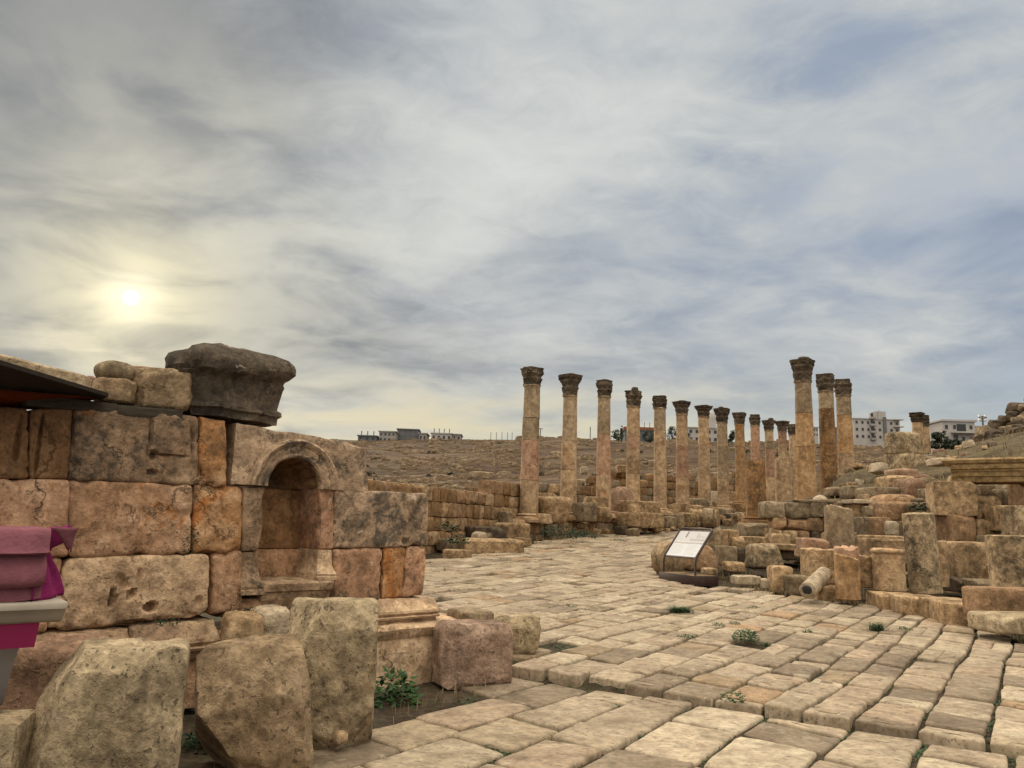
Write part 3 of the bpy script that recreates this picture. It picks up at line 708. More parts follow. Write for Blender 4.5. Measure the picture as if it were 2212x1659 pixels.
# the arch stone with the round opening
cL, cR = Wp(574, 1051), Wp(690, 1055)
AC = ((cL[0]+cR[0])/2, (cL[1]+cR[1])/2+.0); AR = (cR[0]-cL[0])/2
oL, oR = Wp(533, 1050)[0], Wp(722, 1056)[0]; AO = (oR-oL)/2
rect = wq((500, 1050), (798, 1058), (800, 962), (506, 912))
def arch_block():
    na, nr, vs, fs = 40, 8, [], []
    xl, xr = rect[0][0], rect[1][0]; ztl, ztr = rect[3][1], rect[2][1]
    def outer(a):
        dx, dz = math.cos(a), math.sin(a); ts = []
        if dx > 1e-5: ts.append((xr-AC[0])/dx)
        if dx < -1e-5: ts.append((xl-AC[0])/dx)
        for _ in range(1):
            # top edge is a sloping line
            sl = (ztr-ztl)/(xr-xl); den = dz-sl*dx
            if den > 1e-5: ts.append((ztl+sl*(AC[0]-xl)-AC[1])/den)
        t = min(x for x in ts if x > 0); return (AC[0]+dx*t, AC[1]+dz*t)
    angs = sorted([math.pi*i/na for i in range(na+1)]+[math.atan2(ztr-AC[1], xr-AC[0]), math.atan2(ztl-AC[1], xl-AC[0])])
    cols = []
    for a in angs:
        o = outer(a); i_ = (AC[0]+AR*math.cos(a), AC[1]+AR*math.sin(a)); col = []
        col.append((i_[0], .66, i_[1]))
        for k in range(nr+1):
            f = k/nr; x, z = i_[0]+(o[0]-i_[0])*f, i_[1]+(o[1]-i_[1])*f
            y = .012*fract((x, 0, z), 3, 77)+.006*N((x, 0, z), 13, 78)
            if k == nr:
                cx = (xr-x); y += .02
                if a < .9: x -= .05*max(0, fract((x, 0, z), 5, 12)+.3)+.09*max(0, 1-abs(a-.45)/.25)*.8; z -= .10*max(0, 1-abs(a-.45)/.25)*.6
                z -= .03*max(0, fract((x, 1, z), 4, 15))
            col.append((x, y, z))
        col.append((col[-1][0], .70, col[-1][2])); cols.append(col)
    n = len(cols[0])
    for c in cols: vs += [Vector(p) for p in c]
    for i in range(len(cols)-1):
        for k in range(n-1): fs.append([i*n+k, (i+1)*n+k, (i+1)*n+k+1, i*n+k+1])
    return mesh_from(vs, fs, smooth=40)
link('arch_stone', arch_block(), 'lichen', wall)
def swept_arch():
    prof = [(0, .06), (0, -.035), (.10, -.05), (.20, -.05), (.25, -.035), (.40, -.045), (.55, -.052), (.60, -.04), (.72, -.07), (.86, -.085), (.97, -.07), (1.0, -.03), (1.0, .06)]
    vs, fs = [], []; na = 44; n = len(prof)
    for i in range(na+1):
        a = math.pi*i/na
        for (f, y) in prof:
            r = AR+(AO-AR)*f; x, z = AC[0]+r*math.cos(a), AC[1]+r*math.sin(a)
            w = .013*fract((x, y, z), 5, 31); vs.append(Vector((x+w*math.cos(a), y+w*.7, z+w*math.sin(a))))
    for i in range(na):
        for k in range(n-1): fs.append([i*n+k, i*n+k+1, (i+1)*n+k+1, (i+1)*n+k])
    fs.append(list(range(n))); fs.append([na*n+k for k in range(n)][::-1])
    return mesh_from(vs, fs, smooth=35)
link('archivolt', swept_arch(), 'lichen', wall)
def shell():
    vs, fs = [], []; na, nf = 96, 14
    for j in range(nf+1):
        ph = math.pi/2*j/nf
        for i in range(na+1):
            a = math.pi*i/na; rib = 1-.11*(abs(math.sin(a*8))**.8)*min(1, math.cos(ph)*1.6+.1)*(1 if j else .4)
            r = AR*1.01*math.cos(ph)*(rib if j else 1); vs.append(Vector((AC[0]+r*math.cos(a), .02+.56*math.sin(ph)**.9*(2-rib), AC[1]+r*math.sin(a))))
    n = na+1
    for j in range(nf):
        for i in range(na): fs.append([j*n+i, j*n+i+1, (j+1)*n+i+1, (j+1)*n+i])
    return mesh_from(vs, fs, smooth=60)
link('shell_vault', shell(), 'browndark', wall)  # dark stone colour paints the shade inside the niche head
# recess below the shell
zb = Wp(600, 1250)[1]
bx0, bx1 = Wp(556, 1150)[0], Wp(700, 1150)[0]; zm = Wp(628, 1189)[1]
link('back_panel', qblock_mesh([(bx0+.06, zm+.006), (bx1+.1, zm+.006), (bx1+.1, AC[1]-.012), (bx0+.09, AC[1]-.012)], .38, .60, 10, 91, .010, .0), 'browndark', wall)  # darker colour again stands in for shade at the back of the recess
link('back_panel', qblock_mesh([(bx0-.1, zb-.1), (bx1+.2, zb-.1), (bx1+.2, zm-.006), (bx0-.1, zm-.006)], .385, .62, 8, 92, .008, .0), 'tan', wall)
def jamb(px, y0, y1, seed, mat, n=12): link('jamb', qblock_mesh(wq(*px), y0, y1, n, seed, .012, .05), mat, wall)
jamb([(523, 1191), (559, 1190), (574, 1053), (525, 1051)], .0, .62, 93, 'greytan')
jamb([(690, 1186), (721, 1185), (722, 1057), (691, 1056)], .0, .50, 94, 'rustpatch')
def loft(sections, n=8, seed=0, amp=.012, ang=35, freq=3.0):
    """stack of rectangles (z, x0, x1, y0, y1): moulded stones, bases, pedestals"""
    vs, fs = [], []; m = 4*n
    for (z, x0, x1, y0, y1) in sections:
        c = [(x0, y0), (x1, y0), (x1, y1), (x0, y1)]
        for e in range(4):
            a, b = c[e], c[(e+1) % 4]
            for i in range(n):
                f = i/n; x, y = a[0]+(b[0]-a[0])*f, a[1]+(b[1]-a[1])*f; dc = min(f, 1-f)
                cxm, cym = (x0+x1)/2, (y0+y1)/2; rr = .05*max(0, 1-dc*n/1.1)
                x, y = x+(cxm-x)*rr, y+(cym-y)*rr
                w = amp*(fract((x, y, z), freq, seed)+.5*N((x, y, z), freq*4, seed+3))-amp*2.5*max(0, N((x, y, z), freq*1.3, seed+7)-.2)
                dx, dy = x-cxm, y-cym; L = math.hypot(dx/(x1-x0), dy/(y1-y0))*max(x1-x0, y1-y0)+1e-6
                vs.append(Vector((x+dx/L*w*2, y+dy/L*w*2, z+amp*.6*N((x, y, z), 5, seed+1))))
    for i in range(len(sections)-1):
        for j in range(m): fs.append([i*m+j, i*m+(j+1) % m, (i+1)*m+(j+1) % m, (i+1)*m+j])
    t = (len(sections)-1)*m; z, x0, x1, y0, y1 = sections[-1]; c = len(vs)
    for j in range(m): vs.append((vs[t+j]+Vector(((x0+x1)/2, (y0+y1)/2, z+amp*3)))/2+Vector((0, 0, amp*fract(vs[t+j], 4, seed))))
    vs.append(Vector(((x0+x1)/2, (y0+y1)/2, z+amp*2)))
    for j in range(m): fs.append([t+j, t+(j+1) % m, c+(j+1) % m, c+j]); fs.append([c+j, c+(j+1) % m, c+m])
    fs.append(list(range(m))[::-1])
    return mesh_from(vs, fs, smooth=ang)
def ped(u0t, u1t, u0b, u1b, vt, vb, y0, y1, seed, mat):
    a, b = Wp(u0t, vt), Wp(u1t, vt); c, d = Wp(u0b, vb), Wp(u1b, vb); zt, zb_ = (a[1]+b[1])/2, (c[1]+d[1])/2; H = zt-zb_
    def L(f, k): return (zb_+H*f, a[0]+(c[0]-a[0])*k, b[0]+(d[0]-b[0])*k, y0-.07*k, y1)
    link('pedestal', loft([L(0, 1), L(.10, 1), L(.13, .86), L(.2, .95), L(.25, .8), L(.33, .45), L(.5, .16), L(.75, .03), L(1, 0)], 6, seed, .007), mat, wall)
ped(524, 562, 513, 572, 1193, 1284, .01, .40, 96, 'greytan')
ped(688, 719, 676, 722, 1188, 1252, .0, .40, 97, 'pale')
sx0, sx1 = Wp(560, 1270)[0], Wp(716, 1262)[0]; sz = Wp(640, 1254)[1]; sb = Wp(640, 1300)[1]
link('niche_sill', loft([(sb-.08, sx0, sx1, .02, .7), (sb+.01, sx0-.0, sx1, -.01, .7), (sb+.03, sx0, sx1, -.03, .7), (sz-.10, sx0, sx1+.0, -.045, .7), (sz-.085, sx0, sx1, -.075, .7), (sz-.02, sx0, sx1+.01, -.085, .7), (sz, sx0, sx1+.01, -.07, .7)], 10, 98, .008), 'pale', wall)
link('ashlar', qblock_mesh(wq((500, 1340), (722, 1316), (722, 1290), (500, 1296)), .02, .7, 8, 99, .012, .04), 'tan', wall)
# base mouldings in front of the courses
def plinth(u0, u1, vt0, vt1, hgt, y0, seed, mat, prof, o=-.1):
    a, b = Wp(u0, vt0, o), Wp(u1, vt1, o); z = (a[1]+b[1])/2
    link('plinth', loft([(z-hgt+hgt*f, a[0], b[0], y0-d, .6) for f, d in prof], 14, seed, .012), mat, wall)
MOULD = [(0, .0), (.22, .0), (.25, .06), (.33, .07), (.38, .03), (.48, .055), (.58, .05), (.72, .01), (.88, -.03), (.97, -.05), (1, -.08)]
plinth(100, 290, 1372, 1362, .26, -.09, 101, 'pale', MOULD)
plinth(286, 478, 1356, 1340, .30, -.09, 102, 'pale', MOULD)
plinth(90, 470, 1440, 1420, .40, -.05, 103, 'tan', [(0, .1), (.5, .1), (.55, .02), (1, .0)])
plinth(716, 948, 1306, 1292, .24, -.12, 104, 'pale', MOULD)
a0, b0 = Wp(800, 1352, -.2), Wp(1005, 1342, -.2); zt = (a0[1]+b0[1])/2
link('plinth', loft([(-.28, a0[0], b0[0], -.22, .6), (zt*.55-.1, a0[0], b0[0], -.22, .6), (zt*.6-.06, a0[0], b0[0]+.02, -.235, .6), (zt*.72, a0[0], b0[0]+.04, -.21, .6), (zt*.78, a0[0], b0[0]+.08, -.24, .6), (zt*.93, a0[0], b0[0]+.12, -.26, .6), (zt, a0[0], b0[0]+.1, -.22, .6)], 16, 105, .022), 'pale', wall)
link('plinth', qblock_mesh(wq((470, 1420), (640, 1400), (640, 1352), (478, 1362)), -.06, .6, 10, 106, .03, .06), 'pale', wall)

def rock(name, label, cat, px, Y, mat, depth=None, q=6.0, n=8, amp=.05, seed=0, cuts=3, yaw=0.0, tilt=0.0, roll=0.0, group=None, sink=0.0, **kw):
    """a stone that fills the pixel box px = (u0, v0, u1, v1) when it stands Y metres away"""
    u0, v0, u1, v1 = px; w = (u1-u0)*pxm(Y); h = (v1-v0)*pxm(Y)+sink
    d = depth if depth else .85*min(w, 1.6*h)
    c = P((u0+u1)/2, (v0+v1)/2, Y+d/2); c.z -= sink/2
    o = link(name, rock_mesh(w*1.03, d, h*1.03, q, n, amp, seed, cuts, **kw), mat, None, c, (tilt, roll, yaw))
    return tag(o, label, cat, group)
# dressed stones and boulders lying in front of the wall
FB = [
 ('stone_block', 'biggest pitted block standing on end in front of the wall below the pink cloth', (88, 1412, 374, 1760), 4.15, 'boulder', .55, 10, 40, .026, 201, 1, .34, dict(top=(.93, .9), shear=(.05, 0), chip=.10, planes_in=[((-.8, -.1, .62), 1.02), ((-.9, -.35, .2), .98), ((0, -.55, .9), 1.18), ((.7, -.7, .3), 1.12)])),
 ('stone_block', 'brown wedge-shaped block with a sloping top standing on the street before the wall', (436, 1400, 656, 1654), 5.15, 'boulderbrown', .56, 10, 36, .032, 202, 1, .42, dict(roll=-.10, top=(.93, .85), chip=.10, planes_in=[((-.55, -.5, .75), 1.02), ((.12, -.75, .62), .98), ((-.8, -.2, -.6), .86), ((.35, -.2, .93), 1.08), ((-.1, -.85, -.6), 1.15)])),
 ('stone_block', 'tall upright block with a lichen-grey crown leaning by the wedge-shaped block', (622, 1310, 804, 1590), 5.75, 'boulder', .46, 10, 36, .026, 203, 1, .16, dict(top=(.98, .9), chip=.12, planes_in=[((-.7, -.4, .6), 1.05), ((.2, -.6, .8), 1.2), ((.5, -.4, -.8), 1.2), ((-.2, -.6, -.8), 1.2)])),
 ('stone_block', 'pinkish oblong block lying at the foot of the wall end', (946, 1350, 1088, 1470), 8.1, 'boulderpink', .55, 10, 20, .03, 204, 1, .42, dict(chip=.08, planes_in=[((-.75, -.6, .2), .95), ((0, -.7, .72), 1.22)])),
 ('stone_block', 'small ochre block on the paving behind the pinkish oblong block', (1074, 1332, 1156, 1404), 9.35, 'boulder', .42, 7, 12, .04, 205, 3, .15, dict(top=(1.1, 1.1), chip=.06)),
 ('stone_block', 'rough eroded base block half hidden behind the biggest pitted block', (6, 1395, 190, 1588), 5.2, 'rub_pink', .55, 4, 14, .07, 206, 3, .5, {}),
 ('stone_block', 'dark low stone under the eroded base block', (20, 1560, 130, 1760), 5.0, 'rub_dark', .4, 5, 8, .06, 207, 2, .4, {}),
 ('stone_block', 'pale stone corner cut by the picture edge beside the biggest pitted block', (-90, 1562, 36, 1720), 3.9, 'boulder', .4, 7, 10, .04, 208, 2, .3, {}),
 ('stone_block', 'rounded rubble lump on the plinth between the moulded base and the tall block', (486, 1330, 556, 1412), 6.55, 'rub_tan', .3, 3.5, 10, .08, 209, 2, .5, {}),
 ('stone_block', 'pale rubble lump wedged behind the tall upright block', (548, 1318, 612, 1390), 6.75, 'rub_white', .3, 3.5, 10, .08, 210, 2, .5, {}),
 ('stone_block', 'flat grey slab lying past the wall end behind the pinkish block', (985, 1318, 1046, 1360), 8.6, 'rub_grey', .5, 4, 8, .06, 211, 2, .6, {}),
 ('small_stone', 'pale fist-sized stone under the edge of the wedge block', (612, 1596, 640, 1640), 5.5, 'rub_white', .1, 3, 5, .1, 213, 3, .3, {}),
 ('small_stone', 'little chip of stone in the dirt before the tall block', (724, 1582, 748, 1602), 5.7, 'rub_tan', .08, 3, 4, .1, 214, 3, .8, {}),
]
for (nm, lb, px, Y, m, d, q, n, amp, sd, cu, yaw, kw) in FB: rock(nm, lb, 'stone', px, Y, m, d, q, n, amp, sd, cu, yaw, **kw)
# the pedestal stone and rubble on top of the wall
def cornice():
    o = thing('cornice_block', 'blackened altar-shaped cornice block with a flaring top standing on the wall', 'cornice block', W0, WROT)
    def wx(u, v): return Wp(u, v, -.04)
    zb_ = (wx(408, 893)[1]+wx(612, 916)[1])/2; x0, x1 = wx(432, 880)[0], wx(612, 890)[0]
    zt = (wx(420, 740)[1]+wx(600, 757)[1])/2; zc = (wx(360, 790)[1]+wx(638, 800)[1])/2; H = zt-zb_
    c0, c1 = wx(412, 780)[0], wx(634, 795)[0]
    S_ = [(zb_, x0-.11+.05, x1, .0, .62), (zb_+.09*H, x0-.11+.03, x1, -.0, .62), (zb_+.12*H, x0-.11+.01, x1+.04-.01, -.03, .62), (zb_+.17*H, x0-.11+.02, x1+.04-.01, -.025, .62), (zb_+.20*H, x0-.11+.02, x1+.04-.02, .015, .62), (zb_+.34*H, x0-.11-.03, x1+.04-.015, .03, .62),
          (zb_+.50*H, x0-.11-.06, x1+.04-.01, .02, .62), (zb_+.54*H, x0-.11-.07, x1+.04-.0, .01, .63), (zb_+.58*H, x0-.11-.07, x1+.01, -.01, .63), (zb_+.61*H, c0+.06, c1-.05, -.06, .64), (zb_+.64*H, c0+.03, c1-.02, -.09, .65), (zb_+.72*H, c0, c1, -.12, .66), (zb_+.80*H, c0+.0, c1-.005, -.125, .66), (zb_+.86*H, c0+.01, c1-.02, -.11, .66), (zb_+.93*H, c0+.04, c1-.06, -.07, .64), (zb_+.98*H, c0+.10, c1-.12, -.03, .6), (zt, c0+.18, c1-.22, .03, .58)]
    link('block_body', loft(S_, 22, 120, .026, 34, 2.6), 'blackened', o)
cornice()
TOPS = [
 ('boulder', 'brown boulder resting on the timbers against the cornice block', (292, 803, 408, 886), 6.55, 'boulderbrown', .35, 4.2, 14, .07, 221, 9, .3),
 ('boulder', 'smooth egg-shaped stone balanced on top of the wall rubble', (216, 785, 284, 826), 6.4, 'boulder', .28, 2.3, 10, .03, 222, 1, .3),
 ('boulder', 'wedge-shaped stone beneath the egg-shaped stone', (210, 822, 288, 872), 6.35, 'boulderbrown', .3, 4, 10, .07, 223, 9, .2),
 ('boulder', 'pinkish flat stone behind the boulders on the wall', (270, 798, 365, 850), 7.2, 'rub_pink', .3, 4, 8, .06, 224, 2, .3),
 ('stone_slab', 'long grey slab weighing down the dark canopy', (-30, 790, 180, 826), 5.7, 'drumgrey', .3, 8, 12, .04, 225, 2, .72),
 ('small_stone', 'small stone between the slab and the egg-shaped stone', (186, 815, 206, 842), 6.6, 'rub_pink', .12, 3, 5, .08, 226, 2, .3),
]
for (nm, lb, px, Y, m, d, q, n, amp, sd, cu, yaw) in TOPS: rock(nm, lb, 'stone', px, Y, m, d, q, n, amp, sd, cu, yaw, roll=.13 if nm == 'stone_slab' else 0)
def plate(corners, th):
    """a sheet through four 3D corners with real thickness"""
    c = [Vector(p) for p in corners]; nrm = (c[1]-c[0]).cross(c[3]-c[0]).normalized()*th
    return mesh_from(c+[p+nrm for p in c], [[0, 1, 2, 3], [7, 6, 5, 4], [0, 4, 5, 1], [1, 5, 6, 2], [2, 6, 7, 3], [3, 7, 4, 0]], smooth=20)
can = thing('canopy', 'low dark board canopy with rust-red lining fixed over the souvenir stall', 'canopy', (0, 0, 0))
link('roof_board', plate([P(-120, 752, 4.3), P(234, 857, 6.05), P(212, 866, 6.5), P(-120, 836, 5.45)], .03), 'darkwood', can)
link('lining', plate([P(-120, 840, 5.2), P(205, 862, 6.2), P(150, 884, 6.25), P(-120, 886, 5.7)], .02), 'rustcloth', can)
for i, (px, sd) in enumerate([((60, 850, 258, 884), 231), ((256, 874, 398, 897), 232)]):
    a, b = Wp(px[0], px[1], -.03), Wp(px[2], px[3]-12, -.03)
    z0, z1 = (Wp(px[0], px[1]+10, 0)[1], Wp(px[2], px[3], 0)[1])
    o = thing('timber_beam', ['weathered timber laid along the wall top beneath the egg-shaped stone', 'cracked timber laid along the wall top beneath the brown boulder'][i], 'beam', W0, WROT, 'timbers on the wall top')
    link('beam_body', qblock_mesh([(a[0], a[1]-.09), (b[0], b[1]-.085), (b[0], b[1]), (a[0], a[1])], -.02, .25, 5, sd, .006, 0), 'timber', o)
# souvenir table with cloth-wrapped goods
def P2(u, v, Y): return P(u, v, Y)
TY = 4.35
tdir = Vector((math.sin(math.radians(50)), math.cos(math.radians(50)), 0)); tper = Vector((-tdir.y, tdir.x, 0))
def table_set():
    e = P(146, 1300, TY+.0)                        # far end of the table's front edge
    def at(s, dpt, z): return e-tdir*s+tper*dpt+Vector((0, 0, z-e.z))
    def prof_sheet(prof, s0, s1, ns, fold, seed, thick=False, endpull=0.0):
        vs, fs = [], []; m = len(prof)
        for i in range(ns+1):
            s = s0+(s1-s0)*i/ns; k = max(0, 1-(s-s0)/.14)
            for j, (dp, z) in enumerate(prof):
                w = fold*(fract((s*.35, z*2.0, dp*1.2), 2.2, seed)+.35*N((s*2.5, z*3, dp), 3.5, seed+3))*(1+1.5*k)
                vs.append(at(s, dp-w, z+w*.25-endpull*k*k*(z-prof[-1][1])))
        for i in range(ns):
            for j in range(m-1): fs.append([i*m+j, i*m+j+1, (i+1)*m+j+1, (i+1)*m+j])
        fs.append(list(range(m))); fs.append([ns*m+j for j in range(m)][::-1])
        return mesh_from(vs, fs, smooth=48)
    hz = pxm(TY)
    zt = e.z                                        # table top level
    t = thing('souvenir_table', 'souvenir table with an off-white moulded top and hanging grey cloth under the wall', 'table', (0, 0, 0))
    dpt = .55
    link('table_top', prof_sheet([(dpt, zt-.10), (.10, zt-.115), (.075, zt-.10), (.055, zt-.075), (.02, zt-.045), (.0, zt-.035), (-.005, zt-.01), (0, zt), (dpt, zt+.0)], 0, 1.6, 24, .002, 5), 'tablewhite', t)
    link('pink_valance', prof_sheet([(dpt, zt-.25), (.16, zt-.25), (.135, zt-.17), (.115, zt-.10), (dpt, zt-.10)], .10, 1.6, 30, .010, 6), 'pinkhot', t)
    link('grey_skirt', prof_sheet([(dpt, zt-.62), (.50, zt-.60), (.42, zt-.45), (.30, zt-.32), (.19, zt-.22), (dpt, zt-.2)], .16, 1.6, 24, .012, 7), 'greycloth', t)
    b = thing('wrapped_goods', 'long bundle of goods wrapped in pink cloth lying on the souvenir table', 'bundle', (0, 0, 0))
    zb_ = zt+.004; H = .385
    def z(f): return zb_+H*f
    front = [(.50, z(0)), (.07, z(0)), (.072, z(.06)), (.085, z(.15)), (.088, z(.17)), (.04, z(.19)), (.018, z(.23)), (.012, z(.28)), (.02, z(.36)), (.036, z(.46)), (.055, z(.55)), (.07, z(.605)), (.072, z(.62)), (.02, z(.635)), (.010, z(.66)), (.018, z(.69)), (.028, z(.76)), (.042, z(.88)), (.055, z(.97)), (.075, z(1.0)), (.14, z(1.0)), (.5, z(1.0))]
    link('cover', prof_sheet(front, .115, 1.6, 110, .011, 8, endpull=.05), 'pinkdusty', b)
    # gathered end: a fan of folds
    vs, fs = [], []; na, nr = 30, 16
    for j in range(nr+1):
        f = j/nr
        for i in range(na+1):
            a = i/na; s = .155-.20*math.sin(a*math.pi*.62)*(.55+.45*abs(math.cos(f*3.1))); d = .075+a*.40
            fold = .020*math.sin(a*17+f*5+2*N((a*3, f*2, 0), 1, 3))*(.3+.7*math.sin(f*math.pi)**.5)
            pinch = .06*math.exp(-((f-.66)/.10)**2)
            vs.append(at(s+fold*.8+pinch, d+fold, z(f*1.02)+.02*N((a*4, f*3, 1), 1, 7)))
    n = na+1
    for j in range(nr):
        for i in range(na): fs.append([j*n+i, j*n+i+1, (j+1)*n+i+1, (j+1)*n+i])
    me = mesh_from(vs, fs, smooth=70); g = link('gathered_end', me, 'pinkdeep', b); md = g.modifiers.new('t', 'SOLIDIFY'); md.thickness = .006
    # loose flap folded over the corner
    vs, fs = [], []
    for j in range(9):
        for i in range(9):
            a, f = i/8, j/8
            vs.append(at(-.015+.13*a*(1-.75*f), .05+.08*f-.04*math.sin(a*3.1)*f, z(1.01)-.085*f-.045*math.sin(a*math.pi)*f-.02*math.sin(a*9)*f))
    fs = [[j*9+i, j*9+i+1, (j+1)*9+i+1, (j+1)*9+i] for j in range(8) for i in range(8)]
    g = link('folded_flap', mesh_from(vs, fs, smooth=70), 'pinkdusty', b); md = g.modifiers.new('t', 'SOLIDIFY'); md.thickness = .006
table_set()
# ---------------------------------------------------------------- colonnades
def C6(x, y): return (1097.2+x*.26453, 768+y*.26453)
def C7(x, y): return (1481.2+x*.26453, 740.6+y*.26453)
def C8(x, y): return (1810.4+x*.19841, 822.9+y*.19841)
def C2(x, y): return (1591+x*.19841, 987.5+y*.19841)
def C3(x, y): return (1865.3+x*.23146, 987.5+y*.23146)
def CS(x, y): return (1371.5+x*.12232, 1086.2+y*.12232)
def C4(x, y): return ((1600+x*.45208)/1.82278, (1900+y*.45208)/1.82278)
def CB(x, y): return ((2500+x*.36166)/1.82278, (1900+y*.36166)/1.82278)
def box(F, x0, y0, x1, y1): a, b = F(x0, y0), F(x1, y1); return (a[0], a[1], b[0], b[1])
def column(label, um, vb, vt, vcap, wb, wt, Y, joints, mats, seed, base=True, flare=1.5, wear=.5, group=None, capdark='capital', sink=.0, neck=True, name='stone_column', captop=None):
    """um: pixel x at mid height; vb/vt: pixel of shaft foot and capital top; vcap: capital foot; joints: pixel heights between drums, from the foot up"""
    vm = (vb+vt)/2; ctr = P(um, vm, Y); X, Yc = ctr.x, ctr.y
    def zof(v): return P(um, v, Y).z
    z0, z1, zc = zof(vb)-sink, zof(vcap), zof(vt); rb, rt = wb*pxm(Y)/2, wt*pxm(Y)/2
    t = thing(name, label, 'column', (X, Yc, z0), (seed*1.7) % 6.28, group)
    H = z1-z0; zs = [0.0]
    if base:
        b = .52*rb*1.9*.55
        prof = [(rb*1.52, -.14, 1), (rb*1.52, -.02, 1), (rb*1.46, 0, .6), (rb*1.46, .02, 0), (rb*1.50, b*.14, 0), (rb*1.44, b*.30, 0), (rb*1.26, b*.38, 0), (rb*1.22, b*.52, 0), (rb*1.30, b*.62, 0), (rb*1.32, b*.74, 0), (rb*1.24, b*.86, 0), (rb*1.10, b*.9, 0), (rb*1.04, b, 0)]
        link('column_base', lathe_mesh(prof, 32, seed, .007), mats[0], t); zs = [b]
    zs += [zof(v)-z0 for v in joints]+[H]
    for i in range(len(zs)-1):
        a, c = zs[i], zs[i+1]; r0 = rb+(rt-rb)*a/H; r1 = rb+(rt-rb)*c/H
        off = random.Random(seed+i).uniform(-.012, .012)
        link('shaft_drum', drum_mesh(r0, r1*.998, c-a-.004, 30, max(5, int((c-a)/.25)), seed*10+i, .008, 0, 0, .0, .014), mats[min(i, len(mats)-1)], t, (off, off, a))
    if zc > z1+.05:
        if neck: link('astragal', lathe_mesh([(rt*1.0, -.05), (rt*1.08, -.03), (rt*1.10, .0), (rt*1.06, .03), (rt, .04)], 28, seed+3, .006), mats[-1], t, (0, 0, H))
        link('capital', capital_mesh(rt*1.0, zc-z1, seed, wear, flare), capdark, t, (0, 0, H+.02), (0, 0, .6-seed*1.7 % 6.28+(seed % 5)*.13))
    return t, Vector((X, Yc, zc))
G = 'columns of the long colonnade'
def lcol(k): return 32.4+2.1*k
LC = [
 ('tallest-looking column of the long row, bare pink lower drum and a small block on its capital', 1146, 1121, 797, 834, 42, 35, [1038, 952, 904], ['colsand', 'colpink', 'colgrey', 'colgrey'], 1.42, .7),
 ('second column of the long row with a wide leafy capital, beside the urn-shaped stone', 1229.5, 1116, 812, 856, 36.5, 30, [1015, 953, 900], ['colsand', 'colsand', 'colgrey', 'colgrey'], 1.75, .5),
 ('third column of the long row with a deep pink middle drum', 1304.5, 1112, 823, 858, 33, 27, [1027, 939, 891], ['colsand', 'colpink', 'colgrey', 'colgrey'], 1.28, .7),
 ('fourth column of the long row with a round knob of stone on its capital', 1368, 1104, 846, 880, 31, 27.5, [1024, 969, 943], ['colsand', 'colsand', 'colpink', 'colsand'], 1.36, .75),
 ('fifth column of the long row with a small broken capital, behind the two-tier block', 1425.5, 1106, 857, 883, 29, 25, [1050, 931], ['colsand', 'colsand', 'colgrey'], 1.3, .9),
 ('sixth column of the long row with a pointed cap of stone on a wide capital', 1473.5, 1100, 869, 896, 28.5, 24, [1048, 1031, 963], ['colsand', 'colsand', 'colpink', 'colsand'], 1.7, .5),
 ('seventh column of the long row with a flat wide capital and stained square hole', 1521, 1096, 878, 902, 26, 22, [1027, 961], ['colsand', 'colsand', 'colsand'], 1.75, .45),
 ('eighth column of the long row with two lumps of stone on its capital', 1561, 1099, 884, 914, 25, 22, [1034, 965], ['colsand', 'colgrey', 'colgrey'], 1.65, .6),
 ('ninth column of the long row, darkest orange shaft of the row', 1599, 1090, 893, 918, 23.5, 20, [1031, 965], ['colorange', 'colorange', 'colorange'], 1.6, .5),
 ('tenth column of the long row with a narrow worn capital, above the dark stump', 1632.5, 1075, 897, 920, 21.5, 19, [993], ['colpink', 'colpink', 'colgrey'], 1.25, .7),
 ('eleventh column of the long row with a round stone on its capital', 1663, 1090, 909, 931, 20.5, 18, [1030, 971, 954], ['colsand', 'colpink', 'colgrey', 'colsand'], 1.6, .6),
 ('twelfth column of the long row under the broadest double capital', 1692, 1085, 911, 933, 20, 17.5, [960], ['colsand', 'colpink'], 1.85, .7),
 ('thirteenth column of the long row, mostly hidden by the tall weathered column', 1714.5, 1082, 918, 940, 19.5, 17, [1025, 982], ['colsand', 'colsand'], 1.4, .7)]
ctops = []
for k, (lb, um, vb, vt, vc, wb, wt, js, ms, fl, we) in enumerate(LC):
    t, top = column(lb, um, vb, vt, vc, wb, wt, lcol(k), js, ms, 300+k, True, fl, we, G); ctops.append(top)
GR = 'columns of the short group by the bank'
RC = [
 ('broad blotched stump of a column on a moulded base beside the rubble wall', 1633, 1128, 995, 995, 43, 41, 30, [], ['coldark'], 0, .5, True),
 ('plain sandy stump of a column with a darkened top edge behind the rubble wall', 1694.5, 1115, 990, 990, 38, 36.5, 32.5, [], ['colsand'], 0, .5, False),
 ('tallest weathered orange column with a loose stone on its leafy capital', 1738.5, 1098, 780, 826, 43, 34, 35, [965, 893], ['colorange', 'colorange', 'colgrey'], 1.62, .45, False),
 ('heavily pitted dark column standing between two smoother tall columns', 1788, 1095, 811, 847, 37, 31, 37.5, [1000, 884], ['coldark', 'coldark', 'colgrey'], 1.38, .6, False),
 ('tall smooth column with a round leafy capital at the grassy bank', 1826, 1078, 822, 856, 36, 30, 40, [980, 898], ['colsand', 'colorange', 'colgrey'], 1.22, .6, False)]
for k, (lb, um, vb, vt, vc, wb, wt, Y, js, ms, fl, we, bs) in enumerate(RC):
    t, top = column(lb, um, vb, vt, vc, wb, wt, Y, js, ms, 340+k, bs, fl, we, GR, sink=.3 if not bs else 0); ctops.append(top)
